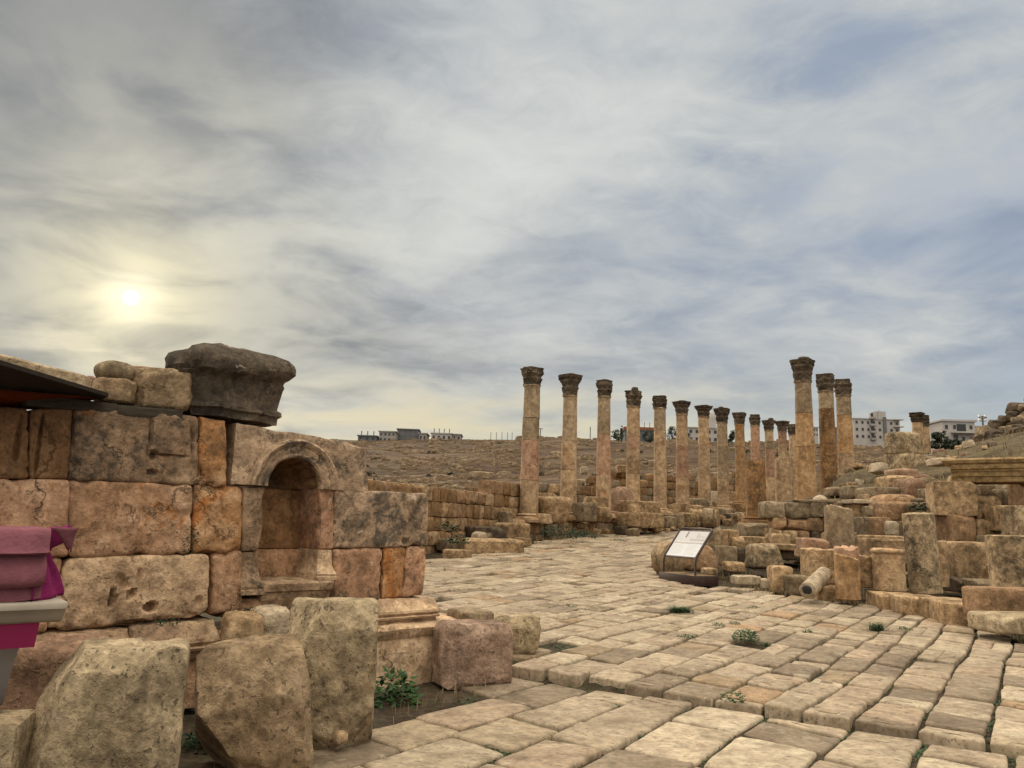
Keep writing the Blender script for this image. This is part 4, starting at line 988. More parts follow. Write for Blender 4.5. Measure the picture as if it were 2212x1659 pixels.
# the broad stump's top is darkened, keep the second stump plain
column('short column with a broken bell-shaped capital behind the squat two-drum pier', 1983, 985, 893, 913, 24, 21, 40, [], ['colsand'], 346, False, 1.55, .9, GR, neck=False)
column('thin column with a leafy dark capital peeping out behind the broken one', 1999, 980, 898, 922, 18, 15.5, 44, [], ['colsand'], 347, False, 1.3, .6, GR, neck=False)
# squat pier of two stones on the bank
pier = thing('pier_stump', 'squat pier of two big stones with pilaster strips on the grassy bank', 'pier', P(1968, 1030, 30) , .35)
pc = P(1975, 1030, 30); pier.location = pc
def pier_stone(bx, d, sd):
    w = (bx[2]-bx[0])*pxm(30); zt, zb_ = P(1975, bx[1], 30).z, P(1975, bx[3], 30).z; cx = ((bx[0]+bx[2])/2-1975)*pxm(30)
    link('pier_block', rock_mesh(w, d, zt-zb_, 12, 10, .03, sd, 2, chip=.06), 'drumgrey', pier, (cx, d*.4, (zt+zb_)/2-pc.z))
pier_stone(box(C8, 665, 560, 960, 795), .9, 351); pier_stone(box(C8, 672, 795, 1010, 1060), 1.0, 352)
# loose stones lying on capitals
for (lb, px, Y, m, q, sd) in [
 ('small squared block lying on the capital of the first long-row column', box(C6, 127, 94, 176, 115), 32.3, 'capital', 6, 361),
 ('rounded knob of stone on the capital of the fourth long-row column', box(C6, 1012, 261, 1060, 294), 38.6, 'capital', 3, 362),
 ('low cap of stone on the capital of the sixth long-row column', box(C6, 1395, 368, 1445, 390), 42.8, 'capital', 4, 363),
 ('pair-like lump of stone on the capital of the eighth long-row column', box(C7, 270, 523, 306, 550), 47, 'capital', 3, 364),
 ('smaller lump beside another on the capital of the eighth long-row column', box(C7, 310, 533, 345, 552), 47, 'capital', 4, 368),
 ('ball of stone on the capital of the eleventh long-row column', box(C7, 678, 614, 712, 640), 53.3, 'capital', 2.5, 365),
 ('ridged loose stone on top of the tallest weathered column', box(C7, 925, 116, 1003, 147), 34.9, 'capital', 3, 366)]:
    rock('loose_stone', lb, 'stone', px, Y, m, .3, q, 5, .08, sd, 2)

# ---------------------------------------------------------------- coursed walls behind the columns
def coursed_wall(label, a, b, z0a, z0b, za, zb_, ch, lens, mats, seed, depth=.5, ragged=.0, group=None, amp=.05, q=7.0, n=4, name='coursed_wall', gap=.012):
    a, b = Vector(a), Vector(b); L = (b-a).length; d = (b-a)/L; rz = math.atan2(d.y, d.x)
    rng = random.Random(seed); w = thing(name, label, 'wall', (a.x, a.y, 0), rz, group); zc = min(z0a, z0b)
    top = lambda x: za+(zb_-za)*x/L; bot = lambda x: z0a+(z0b-z0a)*x/L
    while zc < max(za, zb_):
        h = ch*rng.uniform(.88, 1.14); x = -rng.random()*.4
        while x < L:
            l = rng.uniform(*lens); xm = x+l/2; t = top(min(max(xm, 0), L))-ragged*rng.random()-ragged*.8*(.5+.5*noise.noise(Vector((xm*.5, seed, 0))))
            if zc+h*.5 < t and zc+h > bot(min(max(xm, 0), L)):
                o = link('wall_block', rock_mesh(l-gap, depth*rng.uniform(.9, 1.1), h-gap, q, n, amp, seed*100+int(x*31+zc*77), 1), rng.choice(mats), w, (xm, depth/2+rng.uniform(-.03, .03), zc+h/2), (0, rng.uniform(-.01, .01), rng.uniform(-.03, .03)))
            x += l
        zc += h
    return w
wp = lambda u, Y: (P(u, 1120, Y).x, Y)
coursed_wall('long brown coursed wall running behind the niche wall to the first column', wp(770, 21.5), wp(1150, 34), .25, .95, 2.75, 3.1, .50, (.38, .78), ['wallbrown', 'wallbrown', 'rub_orange', 'rub_tan'], 401, .6, .06)
coursed_wall('low broken wall of grey blocks behind the gap of the first two columns', wp(1140, 41.5), wp(1330, 46), 1.3, 1.6, 3.75, 4.3, .46, (.4, .9), ['wallbrown', 'rub_grey', 'rub_tan'], 402, .6, .35)
coursed_wall('ruined brown wall behind the third to sixth columns', wp(1285, 49), wp(1480, 54), 1.8, 2.3, 5.2, 5.6, .5, (.45, 1.0), ['wallbrown', 'rub_grey', 'wallbrown'], 403, .6, .5)
coursed_wall('ruined wall with a stepped top behind the seventh to tenth columns', wp(1470, 55), wp(1665, 63), 2.3, 2.8, 5.7, 6.6, .52, (.45, 1.0), ['wallbrown', 'rub_orange', 'rub_grey'], 404, .6, .7)
coursed_wall('thin line of terrace wall low on the hillside over the brown wall', wp(985, 44), wp(1130, 46.5), 2.3, 2.5, 4.0, 3.7, .42, (.4, .8), ['rub_grey', 'wallbrown', 'rub_tan'], 405, .5, .4)
coursed_wall('far low wall of pale stones beyond the tall columns', wp(1700, 66), wp(1900, 70), 3.2, 3.6, 5.2, 5.6, .5, (.6, 1.2), ['rub_tan', 'rub_white', 'rub_grey'], 406, .6, .4)
rock('stone_drum', 'pale squat drum standing on the low broken wall', 'stone', box(C6, 594, 910, 646, 966), 47.5, 'rub_white', .7, 5, 6, .04, 411, 1)
rock('stone_drum', 'pale capital-shaped stone standing on the ruined brown wall', 'stone', box(C6, 893, 898, 948, 962), 49.5, 'rub_tan', .7, 5, 6, .05, 412, 1, top=(1.3, 1.3))

# ---------------------------------------------------------------- stylobate and stones at the foot of the long row
coursed_wall('stylobate of big squared blocks carrying the first columns of the long row', (P(1078, 1150, 30.6).x, 30.6), (P(1342, 1140, 38.4).x, 37.2), .55, .95, 1.66, 2.15, .56, (.55, 1.0), ['rub_tan', 'rub_grey', 'rub_orange'], 421, 1.3, .0, name='stylobate', n=6, amp=.03)
coursed_wall('rough stylobate course hidden behind rubble under the farther columns', (P(1342, 1140, 38.4).x+.2, 38.0), (P(1690, 1100, 57).x, 57), 1.3, 2.9, 2.3, 3.9, .5, (.6, 1.2), ['rub_tan', 'rub_grey', 'wallbrown'], 422, 1.2, .15, name='stylobate', n=4)
LS = [
 ('fallen_capital', 'urn-shaped fallen capital standing upside down between the first and second columns', box(C6, 268, 1165, 452, 1352), 32.6, 'rub_tan', None, 3.4, 10, .03, 1, dict(top=(1.55, 1.55))),
 ('base_fragment', 'second worn moulded base fragment beside the first column', box(C6, 236, 1296, 336, 1358), 31.6, 'rub_tan', .7, 6, 6, .04, 1, dict(top=(.8, .8))),
 ('stone_block', 'squared brown block beside the foot of the second column', box(C6, 553, 1208, 692, 1338), 33.6, 'rub_grey', .9, 8, 8, .04, 2, {}),
 ('stone_block', 'flat pale block lying across others before the third column', box(C6, 630, 1158, 788, 1242), 35.2, 'rub_tan', .9, 6, 8, .06, 3, {}),
 ('stone_block', 'broken wedge block under the flat pale block before the third column', box(C6, 688, 1243, 818, 1342), 34.4, 'rub_tan', .8, 6, 8, .06, 3, {}),
 ('arch_fragment', 'rounded pinkish arch fragment propped between the third and fourth columns', box(C6, 836, 1098, 1024, 1326), 37.3, 'rub_pink', .8, 3.2, 10, .06, 3, dict(top=(.75, 1))),
 ('stone_block', 'upper tier of the long carved block before the fourth column', box(C6, 914, 1190, 1218, 1290), 36.4, 'rub_tan', 1.2, 12, 10, .025, 1, dict(top=(1.0, .9))),
 ('stone_block', 'lower tier of the long carved block, set on two stumps at the street edge', box(C6, 898, 1286, 1228, 1392), 36.0, 'rub_tan', 1.5, 10, 10, .03, 2, {}),
 ('small_stone', 'dark stump propping the long carved block at its near end', box(C6, 893, 1396, 965, 1448), 35.6, 'rub_dark', .5, 5, 6, .06, 2, {}),
 ('small_stone', 'small pale stump propping the long carved block at its middle', box(C6, 985, 1396, 1040, 1440), 35.9, 'rub_tan', .4, 5, 6, .06, 2, {}),
 ('stone_block', 'low grey stone beyond the carved block at the street edge', box(C6, 1226, 1318, 1342, 1396), 38.6, 'rub_grey', .9, 5, 7, .06, 2, {}),
 ('stone_block', 'narrow upright stone beside the low grey one at the street edge', box(C6, 1338, 1300, 1410, 1394), 39.2, 'rub_grey', .7, 7, 7, .05, 2, {}),
 ('stone_block', 'broad tan stone before the fallen drums at the street edge', box(C6, 1405, 1290, 1500, 1384), 40.2, 'rub_tan', .8, 5, 7, .06, 2, {}),
 ('stone_block', 'pedestal fragment standing between the fifth and sixth columns', box(C6, 1366, 1212, 1462, 1296), 41.6, 'rub_tan', .8, 9, 7, .04, 2, {}),
 ('boulder', 'dark rough boulder on the heap before the seventh column', box(C6, 1488, 1174, 1616, 1262), 43.6, 'rub_grey', 1.0, 4, 8, .08, 3, {}),
 ('boulder', 'rounded brown boulder below the dark one before the seventh column', box(C6, 1482, 1228, 1566, 1300), 42.6, 'rub_tan', .9, 3.4, 8, .07, 2, {}),
 ('stone_block', 'box-like pale stone standing behind the eighth column foot', box(C7, 222, 1218, 308, 1335), 49.5, 'rub_white', .9, 10, 7, .03, 1, {}),
 ('stone_block', 'narrow block standing behind the gap of the eighth and ninth columns', box(C7, 354, 1222, 400, 1372), 51, 'rub_tan', .8, 8, 6, .04, 1, {}),
 ('pedestal', 'squared grey pedestal under the eighth column at the street edge', box(C7, 152, 1362, 246, 1480), 42.6, 'rub_grey', .9, 10, 8, .03, 1, dict(top=(.92, .92))),
 ('stone_block', 'dark flat stone in the rubble past the grey pedestal', box(C7, 244, 1400, 345, 1470), 44.4, 'rub_dark', .8, 4, 7, .07, 3, {}),
 ('stone_block', 'rounded dark stone at the far end of the street rubble', box(C7, 335, 1408, 428, 1462), 45.6, 'rub_dark', .8, 3.4, 7, .07, 2, {}),
 ('stone_block', 'grey slab-like stone in the rubble below the ninth column', box(C7, 370, 1388, 500, 1440), 46.6, 'rub_grey', .9, 5, 7, .06, 3, {}),
 ('stone_block', 'brown blocky stone in the rubble at the ninth column foot', box(C7, 388, 1318, 506, 1400), 48, 'wallbrown', 1.0, 6, 7, .06, 2, {}),
 ('stone_block', 'low stone heaped between the pedestal and the ninth column', box(C7, 250, 1352, 372, 1412), 46, 'rub_grey', 1.0, 4, 7, .07, 3, {}),
 # steps and loose blocks before the brown wall
 ('stone_block', 'thick block at the near end of the stylobate with a broken lower edge', box(C4, 800, 358, 1036, 478), 29.2, 'rub_tan', 1.0, 7, 9, .05, 3, {}),
 ('stone_slab', 'dark flat slab lying before the brown wall', box(C4, 494, 385, 812, 466), 27.6, 'rub_dark', 1.3, 6, 9, .05, 2, {}),
 ('step_block', 'long low step block at the street edge before the brown wall', box(C4, 462, 492, 984, 640), 25.6, 'rub_tan', 1.1, 10, 12, .035, 3, dict(yaw=.36)),
 ('step_block', 'short step stone joining the long step block to the stylobate', box(C4, 975, 484, 1040, 532), 28.0, 'rub_tan', .8, 7, 6, .05, 1, {}),
 ('stone_block', 'shadowed low block between the long step block and the brown wall', box(C4, 285, 496, 466, 580), 25.5, 'rub_grey', .8, 6, 7, .05, 2, {}),
 ('stone_slab', 'small pale slab at the foot of the long step block', box(C4, 338, 586, 532, 646), 23.2, 'rub_tan', .7, 5, 7, .05, 3, {}),
 ('boulder', 'white rounded stone sitting on the long step block', box(C4, 588, 438, 680, 512), 25.8, 'rub_white', .5, 3, 8, .06, 2, {}),
 ('boulder', 'small grey stone beside the white rounded stone', box(C4, 660, 444, 720, 500), 26.0, 'rub_grey', .5, 3, 6, .06, 2, {}),
 ('small_stone', 'upright brown stone leaning on the wall near the stylobate', box(C4, 825, 258, 895, 362), 30, 'rub_grey', .6, 5, 7, .06, 3, {}),
]
for i, (nm, lb, px, Y, m, d, q, n, amp, cu, kw) in enumerate(LS):
    rock(nm, lb, 'stone', px, Y, m, d, q, n, amp, 450+i, cu, kw.pop('yaw', .62), sink=.06, **kw)
def lying_drum(label, p, L, r, yaw, mat, seed, cat='stone', name='fallen_drum', tilt=0.0, hole=0.0, r1=None):
    t = drum_mesh(r, r1 or r, L, 26, 6, seed, .02, 0, 0, .02, .03)
    m = Matrix.Rotation(yaw, 4, 'Z') @ Matrix.Rotation(math.pi/2-tilt, 4, 'Y')
    o = link(name, t, mat); o.matrix_world = Matrix.Translation(p) @ m; return tag(o, label, cat)
lying_drum('big fallen column drum lying at the street edge, paler half', P(1493, 1119, 41.5), 1.35, .47, -.35, 'rub_tan', 480)
lying_drum('big fallen column drum lying at the street edge, darker round end', P(1519, 1118, 40.9), .55, .50, -.35, 'rub_grey', 481)
# small rubble filling the edge of the colonnade
rng = random.Random(77)
for i in range(46):
    k = rng.uniform(0, 12); Y = lcol(k); e = rng.uniform(.6, 1.7); X = .72+1.81*k+.758*e; Y2 = Y-.652*e
    s = rng.uniform(.16, .42); zb_ = interp(Y2, [(30, .95), (34, 1.55), (40, 2.0), (50, 2.9), (60, 3.5)])-.35*e+.2
    o = link('rubble_stone', rock_mesh(s*rng.uniform(1, 1.7), s*1.1, s*rng.uniform(.7, 1.1), 4.5, 4, .08, 500+i, 3), rng.choice(['rub_grey', 'rub_tan', 'wallbrown', 'rub_tan']), None, (X, Y2, max(zb_, road(Y2)+s*.3)), (rng.uniform(-.2, .2), rng.uniform(-.2, .2), rng.random()*6))
    tag(o, 'small rubble stone lying loose along the foot of the long colonnade', 'stone', 'rubble stones along the colonnade')
def ry(Y): return Y*1.2 if Y < 16 else 19.2+(Y-16)*.92
# ---------------------------------------------------------------- ruins and loose drums along the other side of the street
RW = thing('rubble_wall', 'low wall of rough squared stones in three courses behind the cut drums', 'wall', P(1720, 1150, 23.4))
RW_ST = [((275, 495, 485, 668), 'rub_grey', 4), ((490, 498, 755, 668), 'rub_grey', 6), ((757, 488, 957, 660), 'rub_grey', 5), ((968, 488, 1160, 650), 'rub_grey', 4), ((1160, 500, 1245, 640), 'rub_grey', 5),
 ((366, 650, 507, 787), 'rub_orange', 6), ((510, 658, 722, 797), 'rub_orange', 6), ((726, 665, 902, 807), 'rub_orange', 6), ((900, 660, 985, 812), 'rub_orange', 6), ((985, 640, 1290, 870), 'rub_tan', 6),
 ((346, 775, 452, 860), 'rub_tan', 4), ((456, 800, 608, 955), 'rub_tan', 5), ((610, 800, 757, 945), 'rub_orange', 4.5), ((760, 810, 855, 950), 'rub_dark', 5), ((855, 815, 995, 960), 'rub_tan', 6),
 ((420, 940, 720, 1060), 'rub_dark', 5), ((710, 945, 1000, 1060), 'rub_dark', 5), ((575, 468, 760, 502), 'rub_grey', 5), ((750, 466, 1042, 500), 'rub_grey', 5)]
for i, (b, m, q) in enumerate(RW_ST):
    bx = box(C2, *b); Y = 23.25; w, h = (bx[2]-bx[0])*pxm(Y), (bx[3]-bx[1])*pxm(Y); c = P((bx[0]+bx[2])/2, (bx[1]+bx[3])/2, Y+.35)-RW.location
    link('wall_stone', rock_mesh(w*1.02, .75, h*1.02, q, 8, .05, 600+i, 3, chip=.05), m, RW, c, (0, random.Random(i).uniform(-.05, .05), random.Random(i+9).uniform(-.1, .1)))
RS = [
 # C3 crop: upper slope
 ('boulder', 'pinkish elongated boulder below the squat pier', box(C3, 262, 118, 448, 218), 24, 'rub_pink', 1.0, 4, 9, .06, 3, {}),
 ('stone_block', 'grey block partly buried under the foot of the squat pier', box(C3, 440, 148, 570, 220), 26, 'rub_grey', .8, 7, 7, .05, 2, {}),
 ('stone_block', 'second buried grey block under the foot of the squat pier', box(C3, 566, 148, 640, 212), 26.2, 'rub_grey', .8, 8, 6, .04, 2, {}),
 ('boulder', 'mossy low boulder on the slope beneath the pinkish one', box(C3, 176, 184, 394, 308), 22.6, 'rub_tan', 1.1, 4, 9, .07, 3, {}),
 ('boulder', 'long flat grey boulder on the slope above the orange boulders', box(C3, 0, 292, 352, 420), 21.0, 'rub_grey', 1.1, 5, 10, .05, 3, {}),
 ('boulder', 'big upright pinkish boulder beside the square-faced block', box(C3, 350, 214, 524, 424), 20.4, 'rub_pink', 1.0, 3.6, 10, .06, 3, {}),
 ('stone_slab', 'tilted grey slab resting on the big upright boulder', box(C3, 488, 205, 660, 332), 21, 'rub_grey', .9, 6, 8, .05, 3, dict(roll=.3)),
 ('boulder', 'thin pale stone under the tilted slab', box(C3, 560, 262, 654, 316), 20.2, 'rub_tan', .6, 4, 6, .06, 3, {}),
 ('boulder', 'dark wedge stone between the upright boulder and the square-faced block', box(C3, 518, 300, 650, 412), 19.8, 'rub_grey', .8, 4, 7, .07, 3, {}),
 ('boulder', 'orange domed boulder behind the larger orange one', box(C3, 128, 362, 434, 500), 19.4, 'rub_orange', 1.0, 3, 10, .05, 2, {}),
 ('boulder', 'larger orange-brown boulder with a flat front over the drums', box(C3, 92, 428, 374, 610), 18.4, 'rub_orange', 1.0, 3.6, 12, .06, 4, {}),
 ('boulder', 'grey stone packed behind the tall leaning drum', box(C3, 360, 430, 540, 560), 18.8, 'rub_grey', .8, 4, 8, .06, 3, {}),
 ('boulder', 'pale blocky stone packed beneath the square-faced block', box(C3, 536, 428, 660, 545), 18.6, 'rub_tan', .8, 5, 8, .05, 3, {}),
 ('boulder', 'small round stone above the grey packed stone', box(C3, 455, 388, 534, 434), 19, 'rub_grey', .5, 3, 6, .06, 2, {}),
 ('boulder', 'low grey stone at the end of the long flat boulder', box(C3, -10, 412, 130, 484), 19.6, 'rub_grey', .8, 4, 7, .06, 3, {}),
 ('boulder', 'small grey stone beside the larger orange-brown boulder', box(C3, 14, 462, 104, 566), 18.9, 'rub_grey', .6, 3.6, 7, .06, 3, {}),
 ('stone_block', 'capital-like block with a pale flat lid behind the tall upright drum', box(C2, 1222, 490, 1400, 660), 19.6, 'rub_tan', .7, 8, 8, .04, 1, {}),
 ('stone_slab', 'pale flat lid stone on the capital-like block', box(C2, 1206, 466, 1420, 510), 19.4, 'rub_white', .8, 6, 7, .05, 2, {}),
 ('boulder', 'small white triangular stone by the foot of the pitted dark column', box(C2, 848, 418, 968, 474), 23.5, 'rub_white', .6, 3, 6, .05, 4, dict(top=(.4, .6))),
 ('boulder', 'rough grey boulder on the slope by the smooth column foot', box(C2, 1178, 320, 1300, 450), 25, 'rub_grey', .9, 3.6, 8, .07, 3, {}),
 ('boulder', 'weathered boulder half sunk in the slope at the dark column foot', box(C2, 1010, 335, 1150, 425), 27, 'rub_grey', 1.0, 3.4, 8, .07, 3, {}),
 ('boulder', 'pale cube-shaped stone lying alone on the grassy slope', box(C3, 100, 62, 180, 150), 27, 'rub_white', .8, 7, 6, .04, 2, dict(roll=.3)),
 ('boulder', 'rounded stone behind the pale cube-shaped stone on the slope', box(C3, 58, 72, 122, 126), 28, 'rub_tan', .6, 3, 6, .05, 2, {}),
 ('boulder', 'white boulder on the grass beside the carved entablature', box(C3, 650, 16, 790, 80), 24, 'rub_white', .9, 3.6, 8, .06, 3, {}),
 # middle blocks
 ('stone_block', 'great square-faced block jutting out above the orange block', box(C3, 640, 240, 985, 545), 16.6, 'rub_tan', 1.0, 16, 14, .018, 1, dict(yaw=-.30)),
 ('stone_block', 'orange-brown rounded block carrying the great square-faced block', box(C3, 716, 546, 944, 806), 16.6, 'rub_orange', .9, 7, 12, .03, 2, {}),
 ('stone_block', 'narrow block beside the orange-brown one behind the tall leaning drum', box(C3, 680, 540, 724, 800), 17, 'rub_tan', .8, 8, 7, .03, 1, {}),
 ('stone_slab', 'leaning pale slab beside the great square-faced block', box(C3, 1004, 368, 1216, 600), 16.8, 'rub_tan', .7, 9, 10, .03, 2, dict(yaw=-.15)),
 ('stone_block', 'brown block with a round socket hole below the entablature', box(C3, 1196, 462, 1402, 684), 15.9, 'rub_tan', .8, 12, 10, .02, 1, {}),
 ('stone_block', 'grey upright block cut by the picture edge beside the socket block', box(C3, 1384, 462, 1580, 745), 15.2, 'drumgrey', .8, 12, 10, .02, 1, {}),
 ('stone_block', 'orange square block under the end of the entablature', box(C3, 1440, 222, 1600, 462), 16.6, 'rub_orange', .8, 10, 9, .025, 1, {}),
 ('stone_block', 'dark squared block in the recess under the entablature', box(C3, 1000, 262, 1140, 366), 18.2, 'rub_grey', .8, 8, 8, .04, 2, {}),
 ('boulder', 'grey block behind the leaning slab in the recess', box(C3, 1136, 312, 1276, 460), 18.0, 'rub_grey', .8, 5, 8, .05, 2, {}),
 ('boulder', 'egg-like grey boulder standing in the recess under the entablature', box(C3, 1290, 312, 1420, 460), 17.6, 'rub_grey', .8, 4, 9, .04, 2, {}),
 ('boulder', 'pale stone lying over the egg-like grey boulder', box(C3, 1288, 240, 1446, 318), 17.8, 'rub_white', .8, 4, 8, .06, 3, {}),
 ('boulder', 'little stone squeezed beside the egg-like boulder', box(C3, 1404, 415, 1460, 464), 17.5, 'rub_tan', .5, 4, 5, .06, 2, {}),
 ('stone_block', 'narrow worn block beside the dark gap under the slab', box(C3, 982, 588, 1070, 768), 16.6, 'rub_tan', .7, 6, 8, .05, 3, {}),
 ('stone_block', 'smooth upright block under the leaning slab', box(C3, 1068, 594, 1174, 780), 16.5, 'rub_tan', .7, 9, 8, .03, 2, {}),
 ('stone_block', 'dark chipped block under the socket block', box(C3, 1168, 602, 1320, 745), 16.4, 'rub_grey', .7, 5, 8, .06, 3, {}),
 ('stone_block', 'low brown block filling the wall under the socket block', box(C3, 1300, 680, 1420, 760), 16.2, 'rub_tan', .7, 9, 6, .03, 1, {}),
 ('stone_block', 'broad rounded tan block behind the tall leaning drum', box(C3, 790, 804, 1170, 1146), 15.4, 'rub_tan', .9, 7, 14, .028, 2, dict(chip=.05)),
 ('stone_block', 'slanted dark block between the broad tan block and the great drum', box(C3, 1130, 745, 1260, 1020), 15.6, 'rub_grey', .8, 7, 9, .04, 2, {}),
 ('stone_block', 'small brown block at the ground beside the broad tan block', box(C3, 1164, 1012, 1260, 1170), 15.0, 'rub_tan', .7, 8, 7, .04, 2, {}),
 ('stone_slab', 'low dark slab at the foot of the broad tan block', box(C3, 798, 1130, 970, 1250), 14.6, 'rub_dark', .8, 6, 8, .05, 2, {}),
 ('stone_slab', 'long low slab before the great drum', box(C3, 958, 1146, 1262, 1252), 14.2, 'rub_grey', .8, 8, 9, .03, 2, {}),
 ('pedestal', 'moulded pedestal block behind the collared drum', box(C3, 46, 768, 446, 990), 15.2, 'rub_tan', .8, 12, 12, .02, 1, dict(top=(1.06, 1.05))),
 ('stone_slab', 'thin flat stones along the top of the moulded pedestal block', box(C3, 8, 732, 350, 782), 15.6, 'rub_tan', .8, 5, 9, .06, 3, {}),
 ('stone_block', 'pale squarish stone in the course above the pedestal', box(C2, 1562, 702, 1720, 850), 18, 'rub_white', .8, 6, 8, .05, 3, {}),
 ('stone_block', 'grey stone in the course beside the tall leaning drum', box(C3, 324, 604, 452, 745), 17.6, 'rub_grey', .8, 6, 8, .05, 3, {}),
 ('stone_block', 'tan stone in the course above the collared drum', box(C2, 1428, 664, 1606, 860), 18.2, 'rub_orange', .8, 6, 8, .05, 3, {}),
 ('stone_block', 'grey flat-faced stone beside the tall upright drum', box(C2, 1284, 660, 1442, 875), 18.6, 'rub_grey', .8, 9, 8, .03, 2, {}),
 ('stone_block', 'upright narrow stone in the shade behind the tall upright drum', box(C2, 1330, 870, 1420, 1100), 17.4, 'rub_grey', .6, 8, 8, .04, 2, {}),
 ('stone_block', 'small stone on the ledge behind the tall leaning drum', box(C3, 354, 744, 456, 790), 16.8, 'rub_tan', .7, 5, 6, .05, 2, {}),
 # low stones near the sign
 ('boulder', 'barrel-like boulder with white lichen lying on the dry grass', box(C2, 105, 958, 446, 1196), 17.6, 'drumgrey', .9, 4, 12, .05, 3, dict(top=(.8, .8))),
 ('stone_slab', 'flat pointed slab propped beside the barrel-like boulder', box(C2, 348, 946, 616, 1010), 18.2, 'rub_tan', .9, 5, 8, .05, 4, {}),
 ('stone_block', 'dark block carrying the flat pointed slab', box(C2, 420, 1000, 590, 1110), 18.4, 'rub_dark', .8, 5, 7, .06, 2, {}),
 ('boulder', 'angular boulder leaning on the base of the broad blotched stump', box(C2, 58, 726, 292, 866), 23.6, 'rub_grey', 1.0, 4.5, 10, .05, 5, {}),
 ('stone_block', 'long low block lying before the angular boulder', box(C2, 38, 868, 336, 992), 20.6, 'rub_tan', .9, 8, 10, .035, 2, dict(yaw=-.1)),
 ('stone_block', 'stubby grey block before the rubble wall', box(C2, 358, 838, 548, 960), 20, 'rub_tan', .7, 4, 8, .07, 4, {}),
 ('stone_block', 'dark broken upright stone beside the long low block', box(C2, -62, 880, 52, 1000), 19.2, 'rub_tan', .7, 6, 8, .06, 3, {}),
 ('stone_block', 'upright grey block peeping out behind the sign board', box(CS, 1225, 480, 1450, 785), 18.6, 'rub_grey', .7, 10, 9, .03, 1, {}),
 ('stone_block', 'grooved brown post-like block beside the grey block behind the sign', box(CS, 1425, 488, 1588, 800), 19.0, 'rub_tan', .6, 9, 9, .04, 2, {}),
 ('stone_block', 'small square brown stone behind the row of stones past the sign', box(CS, 1584, 488, 1772, 780), 19.6, 'rub_tan', .7, 6, 8, .05, 2, {}),
 ('stone_block', 'dark squared stone at the foot of the row past the sign', box(CS, 1400, 770, 1730, 1090), 18.0, 'rub_grey', .8, 7, 9, .05, 3, {}),
 ('boulder', 'dark rounded stone filling the row beside the barrel-like boulder', box(CS, 1700, 800, 1900, 1080), 18.3, 'rub_dark', .8, 4, 8, .06, 2, {}),
 ('arch_fragment', 'reddish half-round stone standing behind the sign legs', box(CS, 838, 775, 1424, 1176), 17.3, 'rub_orange', .6, 4, 12, .035, 2, dict(top=(.62, .9))),
 ('stone_block', 'small pale chip behind the sign plinth corner', box(CS, 1200, 1155, 1425, 1275), 16.4, 'rub_tan', .4, 4, 7, .06, 3, {}),
 ('boulder', 'small pale boulder alone on the dirt beyond the sign', box(CB, 985, 868, 1160, 966), 16.8, 'rub_tan', .6, 4, 8, .06, 3, {}),
 ('stone_slab', 'long white flat stone at the edge of the dirt', box(CB, 1078, 1016, 1330, 1104), 14.8, 'rub_white', .45, 5, 9, .06, 3, {}),
 ('stone_block', 'small white block beside the worn double-lobed stone', box(CB, 1368, 1052, 1492, 1152), 14.6, 'rub_white', .4, 5, 7, .06, 3, {}),
 ('stone_block', 'worn double-lobed upright stone at the paving edge', box(CB, 1468, 922, 1690, 1178), 14.3, 'rub_tan', .5, 6, 10, .05, 3, dict(top=(.84, .9))),
 ('stone_block', 'worn low capital-like stone between the lobed stone and the white drum', box(CB, 1636, 1018, 1852, 1218), 14.0, 'rub_grey', .55, 6, 9, .045, 2, {}),
 ('stone_block', 'faceted brown stone against the mouth of the white drum', box(C2, 852, 1402, 1092, 1568), 13.2, 'rub_tan', .5, 5, 10, .05, 4, {}),
 ('stone_block', 'pale-topped square block sitting on the curved shaft fragment', box(C2, 702, 886, 952, 1052), 14.9, 'rub_pink', .6, 10, 10, .03, 2, {}),
 ('stone_block', 'small brown stone wedged beneath the pale-topped square block', box(C2, 666, 1008, 740, 1080), 15.2, 'rub_tan', .4, 4, 6, .06, 2, {}),
 ('stone_slab', 'long orange trough-like slab standing on the paving edge', box(C3, 1002, 1232, 1720, 1540), 10.55, 'rub_orange', .40, 12, 16, .016, 1, dict(yaw=.10, chip=.03)),
 ('stone_slab', 'broken pale slab lying before the orange trough-like slab', box(C3, 1096, 1466, 1740, 1625), 9.6, 'boulder', .6, 6, 14, .035, 3, dict(yaw=.15)),
]
for i, (nm, lb, px, Y, m, d, q, n, amp, cu, kw) in enumerate(RS):
    rock(nm, lb, 'stone', px, ry(Y), m, d*1.12, q, n, amp, 650+i, cu, kw.pop('yaw', 0.0), roll=kw.pop('roll', 0.0), **kw)
def hole(obj_label_mat, p, r, yaw=0):
    pass
# kerb
for i, (b, Y, lb) in enumerate([((92, 1272, 262, 1388), 14.9, 'kerb stone under the collared drum'), ((256, 1286, 502, 1424), 14.3, 'kerb stone under the foot of the tall leaning drum'), ((498, 1306, 684, 1436), 13.9, 'kerb stone beside the tall leaning drum, nearer the paving'), ((672, 1336, 1020, 1495), 13.1, 'longest kerb stone, ending at the orange trough-like slab')]):
    bx = box(C3, *b); rock('kerb_stone', lb, 'kerb stone', bx, Y, 'rub_tan', 1.1, 9, 10, .03, 720+i, 2, -.22, group='kerb stones of the raised edge', sink=.1)
